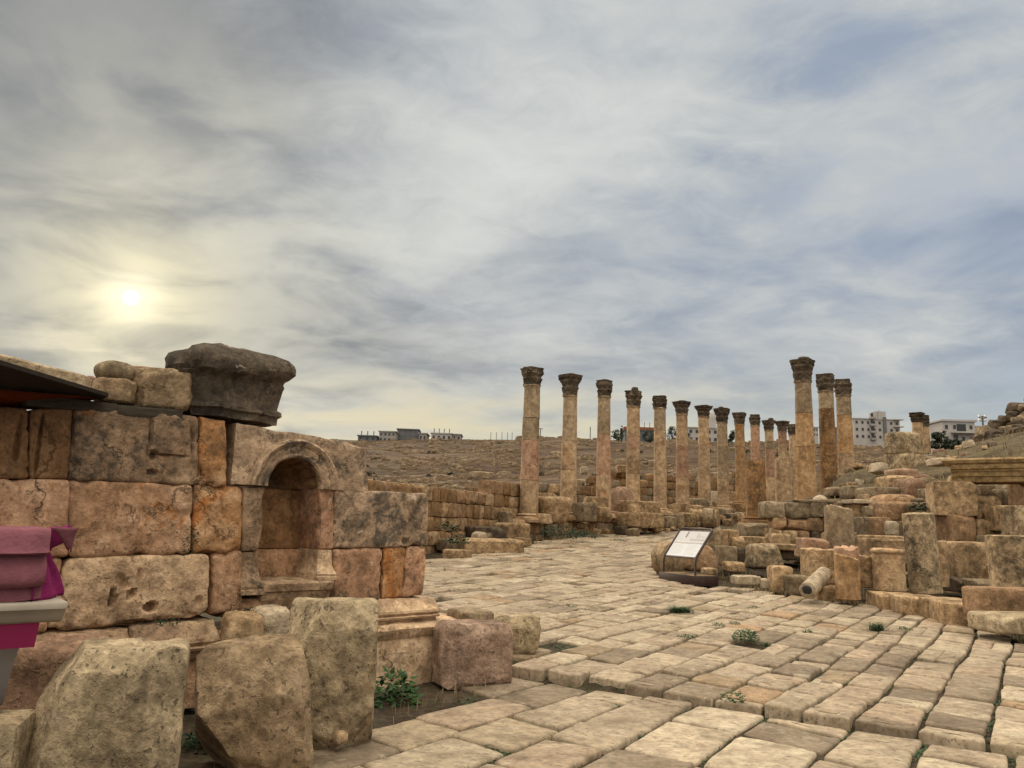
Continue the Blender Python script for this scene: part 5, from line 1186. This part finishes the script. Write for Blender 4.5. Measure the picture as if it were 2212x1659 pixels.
    # paving slab behind the kerb
def sdrum(label, b, F, Y, mat, seed, taper=1.0, tilt=.0, tdir=0.0, lean=(0, 0), rough=.03, name='column_drum', collar=0.0, sink=.0, amp=.01):
    Y = ry(Y) if Y > 11.5 else 13.4; bx = box(F, *b); r = (bx[2]-bx[0])*pxm(Y)/2; h = (bx[3]-bx[1])*pxm(Y); c = P((bx[0]+bx[2])/2, bx[3]-6, Y+r*.9); rot = (lean[0], lean[1], 0)
    o = thing(name, label, 'column drum', c)
    o.rotation_euler = rot
    link('drum_body', drum_mesh(r*.98/taper**.5, r*.98*taper**.5, h*.97, 34, 10, seed, amp, tilt, tdir, rough, .035), mat, o)
    if collar:
        link('collar', lathe_mesh([(r*.9, -.045), (r*1.05, -.03), (r*1.09, 0), (r*1.06, .03), (r*.95, .045)], 34, seed, .012), mat, o, (0, 0, h*.97-collar))
    return o
sdrum('tall leaning grey drum with a worn flat top standing on the kerb', (446, 545, 728, 1296), C3, 13.6, 'drumgrey', 741, 1.0, .05, 1.2, (0, -.045), .02)
sdrum('slender pillar half hidden beside the tall leaning drum', (690, 812, 798, 1240), C3, 14.6, 'rub_tan', 742, 1.0, .02, 0, (0, .0), .03)
sdrum('short tan drum with a raised collar at the top', (104, 880, 388, 1274), C3, 13.4, 'colsand', 743, .97, .02, 2, (0, .0), .015, collar=.06)
sdrum('grey drum with a broken top beside the collared drum', (1278, 1108, 1512, 1446), C2, 13.8, 'rub_tan', 744, 1.0, .10, 2.6, (0, 0), .05)
sdrum('orange drum with a sloping cut top at the paving edge', (1088, 1110, 1346, 1582), C2, 12.7, 'colorange', 745, .97, .26, 2.8, (0, 0), .03)
sdrum('reddish drum with a broken top behind the orange cut drum', (1082, 1015, 1340, 1420), C2, 13.3, 'colpink', 746, 1.0, .12, 1.0, (0, 0), .05)
sdrum('tall upright drum with a slanting broken top and a small socket', (988, 578, 1292, 1330), C2, 15.0, 'colgrey', 747, .97, -.16, .2, (0, 0), .05)
sdrum('curved shaft fragment under the pale-topped square block', (712, 1030, 1092, 1400), C2, 14.4, 'rub_tan', 748, 1.0, .02, 2, (0, 0), .04)
sdrum('great lichen-stained drum, wider at its flat top, above the orange slab', (1210, 752, 1640, 1300), C3, 11.0, 'drumgrey', 749, 1.07, .0, 0, (0, 0), .012)
# small fallen white shaft with a hollow end
q = P(C2(775, 1455)[0], C2(775, 1455)[1], 15.4); p = P(C2(945, 1285)[0], C2(945, 1285)[1], 16.3)
a = thing('fallen_shaft', 'small whitish fallen shaft with a dark hollow end pointing at the street', 'column drum', q)
d = (p-q); a.rotation_euler = d.to_track_quat('Z', 'Y').to_euler()
link('shaft_body', drum_mesh(.165, .158, d.length+.1, 26, 8, 760, .03, 0, 0, .02, .03), 'rub_white', a)
link('painted_hollow', rock_mesh(.15, .14, .04, 2.4, 8, .14, 761, 3), 'windowdark', a, (.01, .02, .0))  # dark lump on the end; its colour stands in for a hollow's shade
# round stone seen end-on behind the sign
cx, cv = CS(640, 1000); pr = P(cx, cv, 20.0); t = thing('millstone_drum', 'big round-ended stone lying on its side behind the sign', 'column drum', pr)
t.rotation_euler = (0, 0, .55)
o = link('drum_body', drum_mesh(.44, .42, .42, 34, 6, 762, .03, 0, 0, .03, .05), 'boulderbrown', t, (0, -.1, -.0), (-math.pi/2, 0, 0))
# carved entablature lying across the blocks
def entab():
    Y = 20.3; l, r = P(2046, 1016, Y), P(2290, 1016, Y-1.6); zt, zb_ = P(2060, 992, Y).z, P(2060, 1043, Y).z
    t = thing('entablature_beam', 'long carved entablature beam with stepped fasciae bridging the blocks', 'carved beam', (l.x, l.y, 0), math.atan2(r.y-l.y, r.x-l.x))
    L = (r-l).length; H = zt-zb_
    S_ = [(0, .04), (.02, 0), (.24, 0), (.25, -.035), (.44, -.035), (.45, -.06), (.54, -.06), (.56, -.10), (.70, -.11), (.74, -.07), (.80, -.12), (.92, -.14), (.96, -.10), (1, -.06)]
    link('beam_body', loft([(zb_+H*f, .08+(-.2*f if f > .7 else 0), L, dd, 1.0) for f, dd in S_], 22, 770, .012), 'entab', t)
entab()
# dark heap on the skyline
rng = random.Random(21)
HS = []
for i in range(210):
    u = rng.uniform(2085, 2400); Y = rng.uniform(35, 48); s = rng.uniform(9, 24)*(.75 if Y < 38 else 1)
    HS.append((rng.uniform(-.1, .55), u, Y, s))
for i, (v, u, Y, s) in enumerate(sorted(HS)):
    w = s*pxm(Y); x = (u-1106)/1661*Y; c = Vector((x, Y, bank_z(x, Y)+w*.3+v*max(0, 1-abs(x-30)/7)))
    o = link('heap_boulder', rock_mesh(w*rng.uniform(1, 1.5), w*1.3, w*rng.uniform(.8, 1.1), rng.uniform(4, 7), 4, .07, 800+i, 4), rng.choice(['rub_dark', 'rub_dark', 'rub_grey']), None, c, (rng.uniform(-.4, .4), rng.uniform(-.4, .4), rng.random()*6))
    tag(o, 'dark jagged boulder piled in the ruin heap on the skyline above the entablature', 'boulder', 'boulders of the skyline ruin heap')
# small rubble over the bank
rng = random.Random(31); n = 0
while n < 120:
    u = rng.uniform(1700, 2330); fy = interp(u, FRONT); y = fy+.3+rng.random()**1.6*18; x = (u-1106)/1661*y
    s = rng.uniform(.12, .36)*(1.3 if y < fy+4 else 1); n += 1
    o = link('rubble_stone', rock_mesh(s*rng.uniform(1, 1.7), s*1.2, s*rng.uniform(.6, 1.0), rng.uniform(3, 6), 4, .09, 1000+n, 3), rng.choice(['rub_grey', 'rub_tan', 'rub_tan', 'rub_pink', 'rub_white']), None, (x, y, bank_z(x, y)+s*.22), (rng.uniform(-.3, .3), rng.uniform(-.3, .3), rng.random()*6))
    tag(o, 'small rubble stone scattered over the grassy bank behind the loose drums', 'stone', 'rubble stones on the bank')
# packing stones between the big blocks, many in dark colour painting the gaps' shade
n = 0; rng = random.Random(41)
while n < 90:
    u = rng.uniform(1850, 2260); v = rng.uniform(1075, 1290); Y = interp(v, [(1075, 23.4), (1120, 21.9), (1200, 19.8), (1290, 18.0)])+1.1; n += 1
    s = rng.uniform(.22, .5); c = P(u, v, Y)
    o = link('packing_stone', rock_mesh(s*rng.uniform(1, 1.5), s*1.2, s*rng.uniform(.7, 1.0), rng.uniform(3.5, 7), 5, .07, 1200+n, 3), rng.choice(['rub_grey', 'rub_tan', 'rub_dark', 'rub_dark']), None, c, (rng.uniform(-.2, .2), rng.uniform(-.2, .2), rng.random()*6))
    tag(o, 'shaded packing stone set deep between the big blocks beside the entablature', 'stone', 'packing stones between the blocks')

# ---------------------------------------------------------------- information sign
def sign():
    bl = Gp(*CS(425, 1335)); bc = Gp(*CS(1060, 1458)); br = Gp(*CS(1447, 1442)); wd = Vector((bc.x-bl.x, bc.y-bl.y, 0)); Lw = wd.length; wd.normalize()
    dd = Vector((-wd.y, wd.x, 0)); Ld = max(.5, Vector((br.x-bc.x, br.y-bc.y, 0)).dot(dd)) if Vector((br.x-bc.x, br.y-bc.y, 0)).dot(dd) > 0 else .55
    org = Vector((bl.x, bl.y, min(bl.z, bc.z)-.02)); rz = math.atan2(wd.y, wd.x)
    t = thing('information_sign', 'tilted information board in a dark bent-tube frame on a low box plinth', 'sign', org, rz)
    s = (bl-CAM).length/FPX                 # metres per pixel here
    H = 19*s                              # plinth height
    link('plinth_box', box_mesh(0, Lw, 0, Ld, 0, H, .006), 'signmetal', t)
    link('gravel_top', box_mesh(.03, Lw-.03, .03, Ld-.03, H, H+.004), 'rub_tan', t)
    def loc(u, v):                          # pixel -> local point on the vertical plane through the front face
        p0 = org+dd*.07; r = ray(u, v); k = (p0-CAM).dot(dd)/r.dot(dd); p = CAM+r*k-org; return Vector((p.dot(wd), .07, p.z))
    lb, rb = loc(*CS(508, 1225)), loc(*CS(1068, 1300))
    xl, xr = lb.x, rb.x; zk = (loc(*CS(508, 960)).z+loc(*CS(1068, 1000)).z)/2; zt = loc(*CS(508, 440)).z*.5+loc(*CS(1068, 490)).z*.5
    # lean: solve the set-back of the top bar so that it lands where the photograph shows it
    best = None
    for i in range(5, 120):
        off = i*.01
        for j in range(-20, 21):
            z = zt+j*.01; q = org+wd*xl+dd*(.07+off)+Vector((0, 0, z)); d = q-CAM; k = d.dot(FWD); u = 1106+FPX*d.dot(RGT)/k; v = 829.5-FPX*d.dot(UPV)/k
            e = abs(u-CS(815, 450)[0])+abs(v-CS(815, 450)[1])
            if best is None or e < best[0]: best = (e, off, z)
    off, zt = best[1], best[2]
    B = Vector((0, off, zt-zk)); R_ = .026; pts = []
    def pole(x):
        k = Vector((x, .07, zk)); return [Vector((x, .07, H)), Vector((x, .07, zk-.10)), Vector((x, .07+.012, zk-.04)), k+B*.05+Vector((0, -.0, 0)), k+B*.12]
    L_ = pole(xl); R2 = pole(xr); tl = Vector((xl, .07, zk))+B; tr = Vector((xr, .07, zk))+B
    ex = Vector((.06, 0, 0))
    path = L_+[tl-B*.10, tl-B*.03+ex*.25, tl+ex]+[tr-ex, tr-B*.03-ex*.25, tr-B*.10]+R2[::-1]
    link('tube_frame', tube_mesh(path, R_, 12), 'signmetal', t)
    # board
    Bn = B.normalized(); X = Vector((1, 0, 0)); nrm = X.cross(Bn).normalized(); nrm = -nrm if nrm.y > 0 else nrm
    o0 = Vector((xl+.05, .07, zk))+B*.07; bw, bh = xr-xl-.10, B.length*.84
    def slab(name, x0, x1, y0, y1, t0, t1, mat):
        vs = [o0+X*(bw*a)+Bn*(bh*b)+nrm*c for a in (x0, x1) for b in (y0, y1) for c in (t0, t1)]
        f = [[0, 1, 3, 2], [4, 6, 7, 5], [0, 4, 5, 1], [2, 3, 7, 6], [0, 2, 6, 4], [1, 5, 7, 3]]
        bm = bmesh.new(); m = mesh_from(vs, f); bm.from_mesh(m); return link(name, bm_mesh(bm, 30), mat, t)
    pn = slab('board', 0, 1, 0, 1, -.012, .006, 'signpanel')
    for nm, a in (('board_edge', (-.015, 1.015, -.05, 0)), ('board_edge', (-.015, 1.015, 1.0, 1.035)), ('board_edge', (1.0, 1.02, 0, 1))):
        slab(nm, a[0], a[1], a[2], a[3], -.018, .010, 'signmetal')
    for nm, a, m in (('printed_panel', (.02, .98, .60, .985), 'signpale'), ('printed_picture', (.30, .345, .74, .98), 'signink'), ('printed_picture', (.66, .76, .74, .90), 'signtone'), ('printed_picture', (.76, .95, .76, .80), 'signtone'), ('printed_panel', (.03, .97, .50, .56), 'signtone'), ('printed_panel', (.5, .97, .62, .70), 'signtone')):
        slab(nm, a[0], a[1], a[2], a[3], .006, .0075 if m == 'signpale' else .009, m)
    for i in range(9):
        slab('text_line', .05, .45 if i % 4 else .36, .44-.045*i, .452-.045*i, .006, .0075, 'signpale'); slab('text_line', .54, .95 if i % 3 else .84, .44-.045*i, .452-.045*i, .006, .0075, 'signpale')
sign()
# ---------------------------------------------------------------- houses and poles on the crest
def house(label, u0, u1, vt, vb, Y, floors, cols, wall, yaw=0.0, roof='flat', depth=9.0, win=(.45, .42), extra=None, name='concrete_house', drop=3.0):
    a, b = P(u0, vb, Y), P(u1, vb, Y); H = P((u0+u1)/2, vt, Y).z-a.z; Wd = (b-a).length
    t = thing(name, label, 'house', (a.x, a.y, a.z-drop), math.atan2(b.y-a.y, b.x-a.x)+yaw)
    link('wall', box_mesh(0, Wd, 0, depth, 0, H+drop), wall, t)
    link('roof_slab', box_mesh(-.35, Wd+.35, -.35, depth+.35, H+drop, H+drop+.35), 'concretegrey' if wall == 'concretegrey' else wall, t)
    fh = H/floors; cw = Wd/cols
    for f in range(floors):
        for c in range(cols):
            ww, wh = cw*win[0], fh*win[1]; x, z = cw*(c+.5), drop+fh*(f+.52)
            fr = link('window', box_mesh(x-ww/2-.1, x+ww/2+.1, -.06, .02, z-wh/2-.1, z+wh/2+.1), wall, t)
            link('pane', box_mesh(x-ww/2, x+ww/2, -.075, -.05, z-wh/2, z+wh/2), 'windowdark', fr)
    if extra: extra(t, Wd, H, drop, fh)
    return t
def posts(n):
    def f(t, Wd, H, dr, fh):
        for i in range(n):
            x = Wd*(i+.5)/n; link('roof_post', box_mesh(x-.15, x+.15, .5, .8, H+dr+.35, H+dr+2.0), 'concretegrey', t)
    return f
def big_white(t, Wd, H, dr, fh):
    link('penthouse', box_mesh(Wd*.50, Wd*.74, 1, 6, H+dr+.35, H+dr+3.4), 'plasterwhite', t)
    link('roof_frame', box_mesh(Wd*.46, Wd*.50, 1, 1.5, H+dr+.35, H+dr+3.2), 'plasterwhite', t); link('roof_frame', box_mesh(Wd*.56, Wd*.6, .4, .8, H+dr+.35, H+dr+3.6), 'plasterwhite', t)
    link('stair_shaft', box_mesh(Wd*.635, Wd*.70, -.5, 0, dr, H+dr+1.0), 'concretegrey', t)
    for f in range(4):
        z = dr+fh*f
        link('balcony', box_mesh(Wd*.34, Wd*.455, -1.3, 0, z+.1, z+.9), 'concrete', t)
        link('balcony', box_mesh(Wd*.86, Wd*1.05, -1.6, 0, z-.1, z+.25), 'plasterwhite', t)
        link('recess', box_mesh(Wd*.37, Wd*.43, -.09, .0, z+1.0, z+fh*.92), 'windowdark', t)  # proud dark slab painting the shade of a balcony opening
def porch(t, Wd, H, dr, fh):
    link('loggia', box_mesh(Wd*.44, Wd*.72, -.08, .0, dr+fh*1.1, dr+fh*1.78), 'windowdark', t); link('porch_roof', box_mesh(Wd*.25, Wd*.98, -1.6, 0, dr+fh*.95, dr+fh*1.08), 'plasterwhite', t)  # loggia opening is a dark slab on the wall, its shade painted
    link('porch_shade_panel', box_mesh(Wd*.32, Wd*.46, -.08, 0, dr+.2, dr+fh*.85), 'windowdark', t)  # dark slab painting the shade under the porch
house('dark grey unfinished house with rooftop columns behind the niche wall', 772, 812, 942, 962, 285, 2, 3, 'concretegrey', extra=posts(3))
house('pale two-storey house at the start of the hilltop row', 818, 854, 933, 954, 288, 2, 4, 'concrete', -.05)
house('blank dark grey block of a house, tallest of its hilltop row', 857, 903, 928, 954, 292, 3, 4, 'concretegrey', .05, win=(.16, .2))
house('small pale annex beside the blank dark house', 904, 921, 937, 954, 290, 1, 2, 'concrete')
house('long low white house with rooftop posts at the end of its row', 931, 975, 937, 953, 290, 1, 4, 'plasterwhite', extra=posts(4))
house('little white house adjoining the long low one', 976, 995, 939, 953, 291, 1, 2, 'concrete')
def rebar(t, Wd, H, dr, fh):
    link('tile_roof', box_mesh(-.4, Wd+.4, -.5, 8.5, H+dr+.36, H+dr+1.3), 'roofred', t)
    for i in range(7): link('rebar_post', box_mesh(Wd*(.1+.14*i), Wd*(.1+.14*i)+.2, 1, 1.2, H+dr+1.3, H+dr+3.2), 'concretegrey', t)
house('low red-roofed house with a row of bare posts behind the fourth column', 1350, 1432, 931, 956, 270, 1, 5, 'concretegrey', extra=rebar)
def arches(t, Wd, H, dr, fh):
    link('upper_room', box_mesh(Wd*.55, Wd*.98, 2, 8, H+dr+.35, H+dr+4.2), 'plasterwhite', t); link('dome_room', lathe_mesh([(2.2, 0), (2.2, 1.2), (1.7, 2.0), (.9, 2.5), (.2, 2.6)], 16, 1, 0), 'plasterwhite', t, (Wd*.82, 5, H+dr+4.2))
house('white villa with a raised room seen between the seventh and ninth columns', 1486, 1552, 925, 956, 262, 2, 5, 'plasterwhite', extra=arches)
house('small white house between the tall weathered columns', 1757, 1768, 924, 944, 290, 2, 2, 'plasterwhite')
house('grey low house glimpsed between the dark and the smooth column', 1795, 1818, 925, 946, 292, 2, 2, 'concretegrey')
house('big white unfinished apartment house with balconies on the crest', 1846, 1947, 906, 950, 300, 3, 8, 'plasterwhite', .03, extra=big_white, win=(.4, .4), depth=14)
house('grey side wing behind the big apartment house', 1822, 1846, 926, 950, 310, 2, 2, 'concrete')
house('two-storey pale house with a shaded loggia near the skyline heap', 2038, 2107, 911, 960, 150, 2, 4, 'plasterwhite', -.04, extra=porch, depth=7, win=(.36, .34))
house('low grey house at the foot of the mast', 2108, 2138, 924, 960, 170, 1, 2, 'concrete')
def tree(label, u0, u1, vt, vb, Y, dens=700, conif=False):
    w = (u1-u0)*pxm(Y); h = (vb-vt)*pxm(Y); b = P((u0+u1)/2, vb, Y); t = thing('evergreen_tree' if conif else 'leafy_tree', label, 'tree', b)
    link('trunk', tube_mesh([(0, 0, -2), (.1, 0, h*.3), (0, .1, h*.6)], h*.035, 6), 'rub_dark', t)
    for k in range(3): a = k*2.1; link('limb', tube_mesh([(0, 0, h*.2), (w*.2*math.cos(a), w*.2*math.sin(a), h*.5), (w*.3*math.cos(a), w*.3*math.sin(a), h*.7)], h*.018, 5), 'rub_dark', t)
    rng = random.Random(int(u0)); vs, fs = [], []
    cl = [(rng.uniform(-.36, .36)*w*(1 if not conif else .3), rng.uniform(-.3, .3)*w, h*rng.uniform(.04, .86), rng.uniform(.14, .26)) for _ in range(20)]
    for i in range(dens):
        c = rng.choice(cl); r = c[3]*min(w, h)*rng.random()**.4*1.2; d = Vector((rng.gauss(0, 1), rng.gauss(0, 1), rng.gauss(0, 1))).normalized()
        p = Vector(c[:3])+d*r; s = max(.22, .035*h)*rng.uniform(.6, 1.3); a = Vector((rng.gauss(0, 1), rng.gauss(0, 1), rng.gauss(0, 1))).normalized(); e = d.cross(a).normalized()*s; f = d.cross(e).normalized()*s*.7; k = len(vs)
        vs += [p-e, p+f, p+e, p-f]; fs.append([k, k+1, k+2, k+3])
    link('crown', mesh_from(vs, fs), 'treeleaf', t)
tree('dark rounded tree between the third and fourth columns', 1318, 1352, 926, 952, 262)
tree('narrow dark cypress-like tree beside the rounded dark tree', 1337, 1347, 916, 950, 264, 400, True)
tree('dark bush-like tree below the red-roofed house', 1384, 1424, 931, 954, 258)
tree('dark tree between the fifth and sixth columns', 1438, 1466, 921, 954, 262)
tree('dark tree beside the white villa', 1572, 1590, 928, 954, 258)
tree('low dark tree at the foot of the white villa', 1468, 1490, 934, 954, 258)
tree('dense dark green tree clump below the two-storey pale house', 2010, 2056, 933, 968, 110, 1100)
tree('low tree below the loggia of the pale house', 2050, 2084, 948, 972, 108, 600)
def pole(label, u, vt, vb, Y, cross=(), name='utility_pole', r=.16):
    b = P(u, vb, Y); h = P(u, vt, Y).z-b.z; t = thing(name, label, 'pole', b); link('mast', tube_mesh([(0, 0, -1.5), (0, 0, h)], r, 6), 'poleGrey', t)
    for (z, w) in cross: link('crossarm', box_mesh(-w/2, w/2, -.1, .1, h*z-.12, h*z+.12), 'poleGrey', t)
    return t
pole('single bare utility pole beside the first column', 1133.5, 922, 950, 285)
hp = pole('twin-legged utility pole with a wide crossarm past the first column', 1157, 924, 952, 280, [(.93, 5.2)])
link('second_leg', tube_mesh([(1.7, 0, -1.5), (1.7, 0, 4.6)], .16, 6), 'poleGrey', hp)
pole('thin pole between the second and third columns', 1275, 922, 944, 285)
for i, u in enumerate([1060, 1072, 1084, 1096, 1106]): pole('thin post of the wire fence on the bare hill crest', u, 934-1.0*(i == 2), 950, 288, (), 'fence_post', .10)['group'] = 'fence posts on the crest'
mt = pole('lattice telecom mast with stubby antennas beyond the pale house', 2124, 899, 925, 240, [(.95, 2.2), (.8, 2.4), (.6, 2.0)], 'telecom_mast', .3)
for s in (-1, 1):
    for z in (.9, .68): link('antenna', box_mesh(s*1.0-.25, s*1.0+.25, -.2, .2, 3.6*z, 3.6*z+1.1), 'carwhite', mt)

# ---------------------------------------------------------------- weeds
def plant(label, p, r, h, n, leaf, seed, mat='leafgreen', kind_='leafy', name='weed_plant', group=None):
    rng = random.Random(seed); vs, fs = [], []
    for i in range(n):
        a = rng.random()*6.283
        if kind_ == 'blade':
            L = h*rng.uniform(.5, 1.1); l = rng.uniform(.3, 1.1)*r; w = leaf*rng.uniform(.7, 1.2); c, s = math.cos(a), math.sin(a); o = Vector((rng.gauss(0, .25)*r, rng.gauss(0, .25)*r, -.01)); k = len(vs)
            for f in (0, .4, .75, 1):
                q = o+Vector((c*l*f**1.5, s*l*f**1.5, L*(f-.35*f*f*f))); ww = w*(1-f*.9); vs += [q+Vector((-s*ww, c*ww, 0)), q-Vector((-s*ww, c*ww, 0))]
            for f in range(3): fs.append([k+f*2, k+f*2+1, k+f*2+3, k+f*2+2])
        else:
            d = Vector((math.cos(a), math.sin(a), 0)); rad = r*rng.random()**.6; z = h*(rng.random()**.8)*(1-.55*(rad/r)**2); q = d*rad+Vector((0, 0, z)); s = leaf*rng.uniform(.6, 1.25)
            t1 = (d*rng.uniform(.4, 1)+Vector((rng.gauss(0, .6), rng.gauss(0, .6), rng.uniform(-.5, .5)))).normalized(); t2 = t1.cross(Vector((rng.gauss(0, .3), rng.gauss(0, .3), 1))).normalized(); up = t1.cross(t2)*.18*s; k = len(vs)
            vs += [q, q+t1*s*.45+t2*s*.34+up, q+t1*s*1.05, q+t1*s*.45-t2*s*.34+up, q+t1*s*.5-up*.4]; fs += [[k, k+1, k+4], [k+1, k+2, k+4], [k+2, k+3, k+4], [k+3, k, k+4]]
    o = link(name, mesh_from(vs, fs), mat, None, p); return tag(o, label, 'plant', group)
plant('bushy dark green weed with pointed leaves against the tall upright block', lin_pt(850, 1528, -.14), .20, .34, 190, .075, 1)
plant('low green weed in the corner under the plinth and the pinkish block', lin_pt(905, 1468, -.1)+Vector((0, .1, 0)), .20, .20, 170, .045, 2, 'leafdark')
plant('dark weeds growing in the gap between the biggest block and the wedge block', lin_pt(430, 1640, -.13)+Vector((0, .2, 0)), .18, .22, 420, .045, 3, 'leafdark')
plant('mossy green cushion on the plinth under the niche', P(545, 1335, 6.9), .22, .09, 260, .03, 4, 'leafdark', name='moss_cushion')
plant('small weed sprouting at the wall joint beside the plinth', P(738, 1302, 7.4), .05, .13, 50, .03, 5, 'leafdark')
plant('tuft of moss on the base moulding below the pale holed ashlar', P(362, 1348, 6.15), .10, .04, 90, .022, 6, 'leafdark', name='moss_cushion')
plant('trailing weed growing out of the upright joint beside the orange ashlar', P(410, 1195, 6.45), .05, .26, 120, .022, 7, 'leafdark')
def onstreet(u, v): return Gp(u, v)
for i, (u, v, r, h, n, lf, k, lb) in enumerate([
 (1468, 1322, .32, .16, 420, .006, 'blade', 'low spread grass tuft on the paving near the dark hollow'), (1611, 1385, .17, .17, 420, .034, 'leafy', 'round leafy weed clump in the middle of the paving'), (1895, 1362, .22, .20, 200, .006, 'blade', 'spiky grass tuft near the orange trough-like slab'),
 (1952, 1360, .11, .05, 60, .03, 'leafy', 'flat little weed beside the spiky grass tuft'), (1656, 1395, .12, .08, 60, .005, 'blade', 'thin grass growing beside the round leafy clump'), (1630, 1316, .12, .06, 70, .03, 'leafy', 'small weed in the joint beyond the spread grass tuft'),
 (1552, 1352, .09, .05, 60, .03, 'leafy', 'first of two little weeds between the spread tuft and the leafy clump'), (1588, 1350, .09, .06, 60, .03, 'leafy', 'second of two little weeds, closer to the leafy clump'), (1482, 1378, .12, .05, 70, .03, 'leafy', 'flat weed in the joint before the spread grass tuft'),
 (1585, 1515, .10, .10, 70, .035, 'leafy', 'weed in the long step of the paving'), (1235, 1311, .09, .05, 50, .03, 'leafy', 'small weed in the paving beyond the ochre block'), (1335, 1168, .35, .08, 70, .05, 'leafy', 'flat weed patch on the far paving before the carved block'),
 (1482, 1188, .25, .10, 50, .05, 'leafy', 'small weed patch near the round-ended stone'), (1530, 1240, .22, .16, 110, .05, 'leafy', 'green weeds at the foot of the sign plinth'), (1640, 1256, .16, .12, 90, .04, 'leafy', 'green weed beside the long white flat stone'),
 (960, 1232, .06, .22, 14, .004, 'blade', 'thin dry stalk standing on the paving past the wall end'), (1745, 1368, .07, .05, 50, .03, 'leafy', 'flat weed in the paving between leafy clump and spiky tuft')]):
    plant(lb, onstreet(u, v), r, h, n, lf, 20+i, 'leafgrass' if k == 'blade' else 'leafgreen', k, 'grass_tuft' if k == 'blade' else 'weed_plant')
for i, (u, v, Y, r, h, n, lb) in enumerate([(1208, 1162, 30.2, .75, .55, 300, 'dark bush at the foot of the stylobate under the second column'), (1255, 1160, 31.5, .6, .3, 200, 'low dark bush along the stylobate foot, farther up the street'), (1085, 1178, 27, .6, .25, 180, 'low green growth at the end of the long step block'), (968, 1148, 25.2, .35, .3, 120, 'green weed behind the long step block by the shadowed block'), (845+145, 1175, 24, .35, .3, 120, 'green weed between the pale slab and the long step block'),
 (1480, 1129, 40.0, .45, .5, 130, 'green weed before the fallen column drums'), (1375, 1142, 36.5, .7, .3, 160, 'dark weeds under the long carved block'), (1990, 1103, 18.2, .3, .2, 110, 'dark green weed beside the grey stone packed behind the leaning drum')]):
    plant(lb, P(u, v, Y*(1.15 if u > 1900 else 1)), r, h, n, .10, 60+i, 'leafdark', 'leafy', 'low_bush')
# grasses and moss along the paving joints
def joints():
    rng = random.Random(9); vs, fs = [], []; n = 0
    while n < 2600:
        u = rng.uniform(1000, 2212); v = rng.uniform(1250, 1655); p = lin_pt(u, v, -.12) if ridge(*lin_pt(u, v, 0).xy) < 0 else lin_pt(u, v, 0)
        if p.y > 15 or noise.noise(Vector((p.x*1.1, p.y*1.1, 8)))+rng.uniform(-.3, .3) < .12: continue
        n += 1
        for k in range(12):
            a = rng.random()*6.28; s = rng.uniform(.010, .026); q = Vector((p.x+rng.gauss(0, .06), p.y+rng.gauss(0, .06), dirt_z(p.x, p.y)+rng.uniform(-.004, .008))); b = len(vs); d = Vector((math.cos(a), math.sin(a), rng.uniform(.0, .55)))*s; e = Vector((-math.sin(a), math.cos(a), .2))*s*.45
            vs += [q-e, q+e, q+d*1.4]; fs.append([b, b+1, b+2])
    kind(link('joint_moss', mesh_from(vs, fs), 'leafgrass'), 'stuff')
joints()
